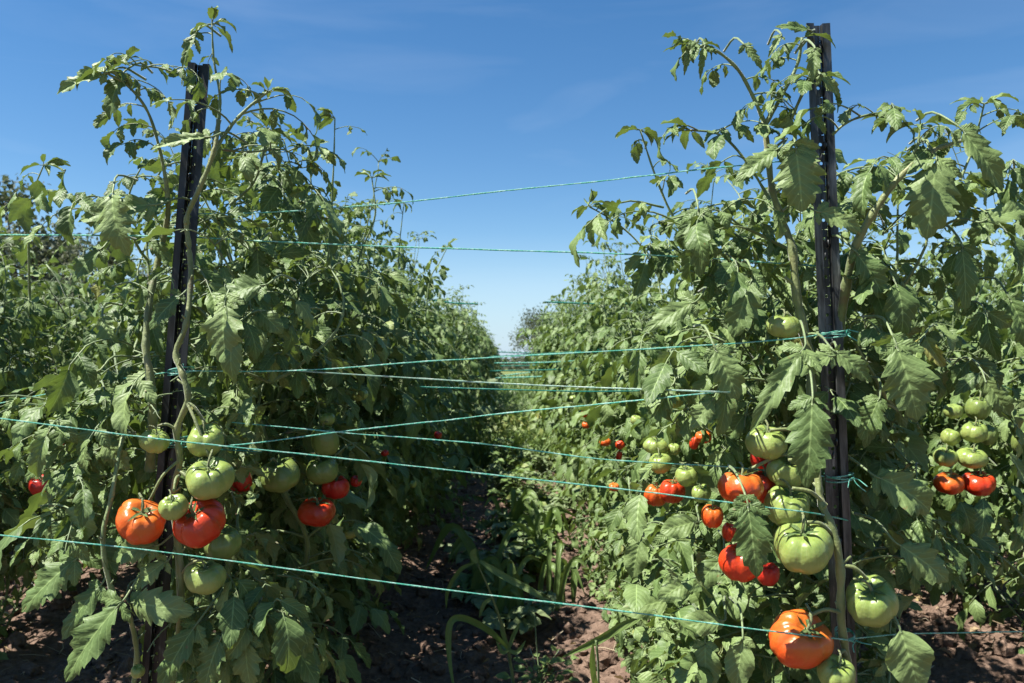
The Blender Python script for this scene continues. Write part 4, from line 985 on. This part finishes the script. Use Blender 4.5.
def meadow():
    rw = np.random.RandomState(8); g = Geo(); N = 9000
    y = 6.5 + 40 * rw.random_sample(N) ** 1.6; x = rw.uniform(-1, 1, N) * (.5 + np.maximum(0, (y - 23)) * .9); h = rw.uniform(.08, .35, N); 
    a = rw.uniform(0, 6.28, N); w = .004 + .0012 * y; z = np.zeros(N)
    c, s_ = np.cos(a), np.sin(a); lean = rw.normal(0, .12, (N, 2))
    V = np.zeros((N, 6, 3))
    for k, (f, ww) in enumerate(((0, 1), (.6, .8), (1, .15))):
        V[:, 2 * k] = np.stack([x - c * w * ww + lean[:, 0] * f * f, y - s_ * w * ww + lean[:, 1] * f * f, z + h * f], 1)
        V[:, 2 * k + 1] = np.stack([x + c * w * ww + lean[:, 0] * f * f, y + s_ * w * ww + lean[:, 1] * f * f, z + h * f], 1)
    b = np.arange(N)[:, None] * 6; Q = np.concatenate([b + [[0, 1, 3, 2]], b + [[2, 3, 5, 4]]])
    g.add(V.reshape(-1, 3), Q, 0, None, np.repeat(rw.random_sample(N), 6))
    o = link('grass', g.mesh('grass', [M['weed']])); tag(o, 'rough yellowish grass growing in the far path and field', kind='stuff')
meadow()

# ------------------------------------------------------------------ far trees
def tree(x, y, h, rad, label, seed, crown_lo=.25):
    rw = np.random.RandomState(seed); root = empty('tree', (x, y, 0), label, 'tree', 'trees standing beyond the vegetable field')
    sg = Geo(); g = Geo(); lv = Leaves(); tips = []
    sg.tube(spline([(0, 0, -.1), (rw.normal(0, .1), 0, h * .3), (rw.normal(0, .2), 0, h * .75)], 6), np.linspace(h * .03, h * .008, 13), 8)
    for k in range(26):
        a = rw.uniform(0, 6.28); z0 = h * rw.uniform(.15, .6); e = np.array([math.cos(a) * rad * rw.uniform(.3, 1), math.sin(a) * rad * rw.uniform(.3, 1), h * rw.uniform(crown_lo, 1.0)])
        if e[2] > h * .8: e[:2] *= .5
        sg.tube(spline([(0, 0, z0), e * [.5, .5, 0] + [0, 0, (z0 + e[2]) / 2 + .1], e], 4), np.linspace(h * .01, h * .003, 9), 5); tips.append(e)
    for e in tips:
        cr = rad * rw.uniform(.25, .42)
        for k in range(230):
            p = e + rw.normal(0, 1, 3) * cr * .55; d = rw.normal(0, 1, 3); L = h * rw.uniform(.02, .04)
            lv.add(p, nz(d), nz(rw.normal(0, 1, 3) + [0, 0, .8]), L, L * .5, .5, .2, 0, rw.random_sample() * .9)
    lv.emit(g, 3, 2, rw)
    link('trunk', sg.mesh('trunk', [M['bark']]), root); link('crown', g.mesh('crown', [M['tree_leaf']]), root)
tree(.95, 30, 2.6, 1.1, 'small olive grey tree closing the far end of the path', 1)
tree(3.4, 33, 3.3, 1.4, 'taller grey green tree just behind the sunlit row end', 2)
tree(-8.9, 14.5, 3.9, 1.1, 'grey leaved tree beyond the outer row at the edge of the field', 3)
tree(-7.4, 14.0, 2.9, .9, 'lower grey leaved bushy tree beside the taller one beyond the outer row', 4)
tree(-5.9, 13.0, 2.3, .8, 'shortest grey bushy tree seen through gaps beside the holed stake', 5)
def treeline():
    rw = np.random.RandomState(2); g = Geo(); lv = Leaves()
    for k in range(5000):
        x = rw.uniform(-60, 60); hh = 1.3 + .6 * mnoise.noise((x * .15, 2, 0)) ; p = (x, 95 + rw.normal(0, 1.5), rw.uniform(0, hh)); L = rw.uniform(.5, .9)
        lv.add(p, nz(rw.normal(0, 1, 3)), nz(rw.normal(0, 1, 3)), L, L * .7, .5, .2, 0, rw.random_sample() * .8)
    lv.emit(g, 3, 2, rw)
    o = link('treeline', g.mesh('treeline', [M['tree_leaf']])); tag(o, 'low dark line of bushes along the horizon', kind='stuff')
treeline()

# ------------------------------------------------------------------ light and sky
EL, AZ = 61.0, 74.0      # sun height; degrees to the left of straight behind the camera
sdir = np.array([-math.sin(R(AZ)) * math.cos(R(EL)), -math.cos(R(AZ)) * math.cos(R(EL)), math.sin(R(EL))])
sl = bpy.data.lights.new('sun', 'SUN'); sl.energy = 5.0; sl.angle = R(.53); sl.color = (1.0, .96, .90)
so = bpy.data.objects.new('sun', sl); COL.objects.link(so); so.rotation_euler = Vector(sdir).to_track_quat('Z', 'Y').to_euler(); so.location = (0, 0, 10)
w = bpy.data.worlds.new('World'); scene.world = w; w.use_nodes = True; nt = w.node_tree; nt.nodes.clear()
out = nt.nodes.new('ShaderNodeOutputWorld'); bg = nt.nodes.new('ShaderNodeBackground'); bg.inputs[1].default_value = .05
sky = nt.nodes.new('ShaderNodeTexSky'); sky.sky_type = 'NISHITA'; sky.sun_disc = False; sky.sun_elevation = R(EL)
sky.sun_rotation = math.atan2(sdir[0], sdir[1]); sky.altitude = 300; sky.air_density = 1.0; sky.dust_density = .1; sky.ozone_density = 1.6
tc = nt.nodes.new('ShaderNodeTexCoord'); mp = nt.nodes.new('ShaderNodeMapping'); mp.inputs['Scale'].default_value = (1.2, 1.2, 7.0)
no = nt.nodes.new('ShaderNodeTexNoise'); no.inputs['Scale'].default_value = 2.4; no.inputs['Detail'].default_value = 7; no.inputs['Distortion'].default_value = .6
rp = nt.nodes.new('ShaderNodeValToRGB'); rp.color_ramp.elements[0].position = .5; rp.color_ramp.elements[0].color = (0, 0, 0, 1); rp.color_ramp.elements[1].position = .85; rp.color_ramp.elements[1].color = (.09, .09, .09, 1)
mx = nt.nodes.new('ShaderNodeMix'); mx.data_type = 'RGBA'; mx.inputs[7].default_value = (9, 9.6, 10.5, 1)
L_ = nt.links.new; L_(tc.outputs['Generated'], mp.inputs[0]); L_(mp.outputs[0], no.inputs['Vector']); L_(no.outputs['Fac'], rp.inputs[0]); L_(rp.outputs[0], mx.inputs[0])
hs = nt.nodes.new('ShaderNodeHueSaturation'); hs.inputs['Saturation'].default_value = 1.3; hs.inputs['Value'].default_value = 1.18; L_(sky.outputs[0], hs.inputs['Color']); L_(hs.outputs[0], mx.inputs[6]); 
sz = nt.nodes.new('ShaderNodeSeparateXYZ'); L_(tc.outputs['Generated'], sz.inputs[0])
hz = nt.nodes.new('ShaderNodeValToRGB'); hz.color_ramp.elements[0].position = 0; hz.color_ramp.elements[0].color = (.85, .85, .85, 1); hz.color_ramp.elements[1].position = .16; hz.color_ramp.elements[1].color = (0, 0, 0, 1)
m2 = nt.nodes.new('ShaderNodeMix'); m2.data_type = 'RGBA'; m2.inputs[7].default_value = (3.9, 5.6, 7.6, 1); L_(sz.outputs[2], hz.inputs[0]); L_(hz.outputs[0], m2.inputs[0]); L_(mx.outputs[2], m2.inputs[6]); L_(m2.outputs[2], bg.inputs[0]); L_(bg.outputs[0], out.inputs[0])

scene.view_settings.view_transform = 'Standard'; scene.view_settings.look = 'None'; scene.view_settings.gamma = 1.0; scene.view_settings.exposure = 1.33
scene.render.engine = 'CYCLES'; scene.cycles.use_denoising = True; scene.cycles.max_bounces = 6; scene.cycles.diffuse_bounces = 2; scene.cycles.transmission_bounces = 3
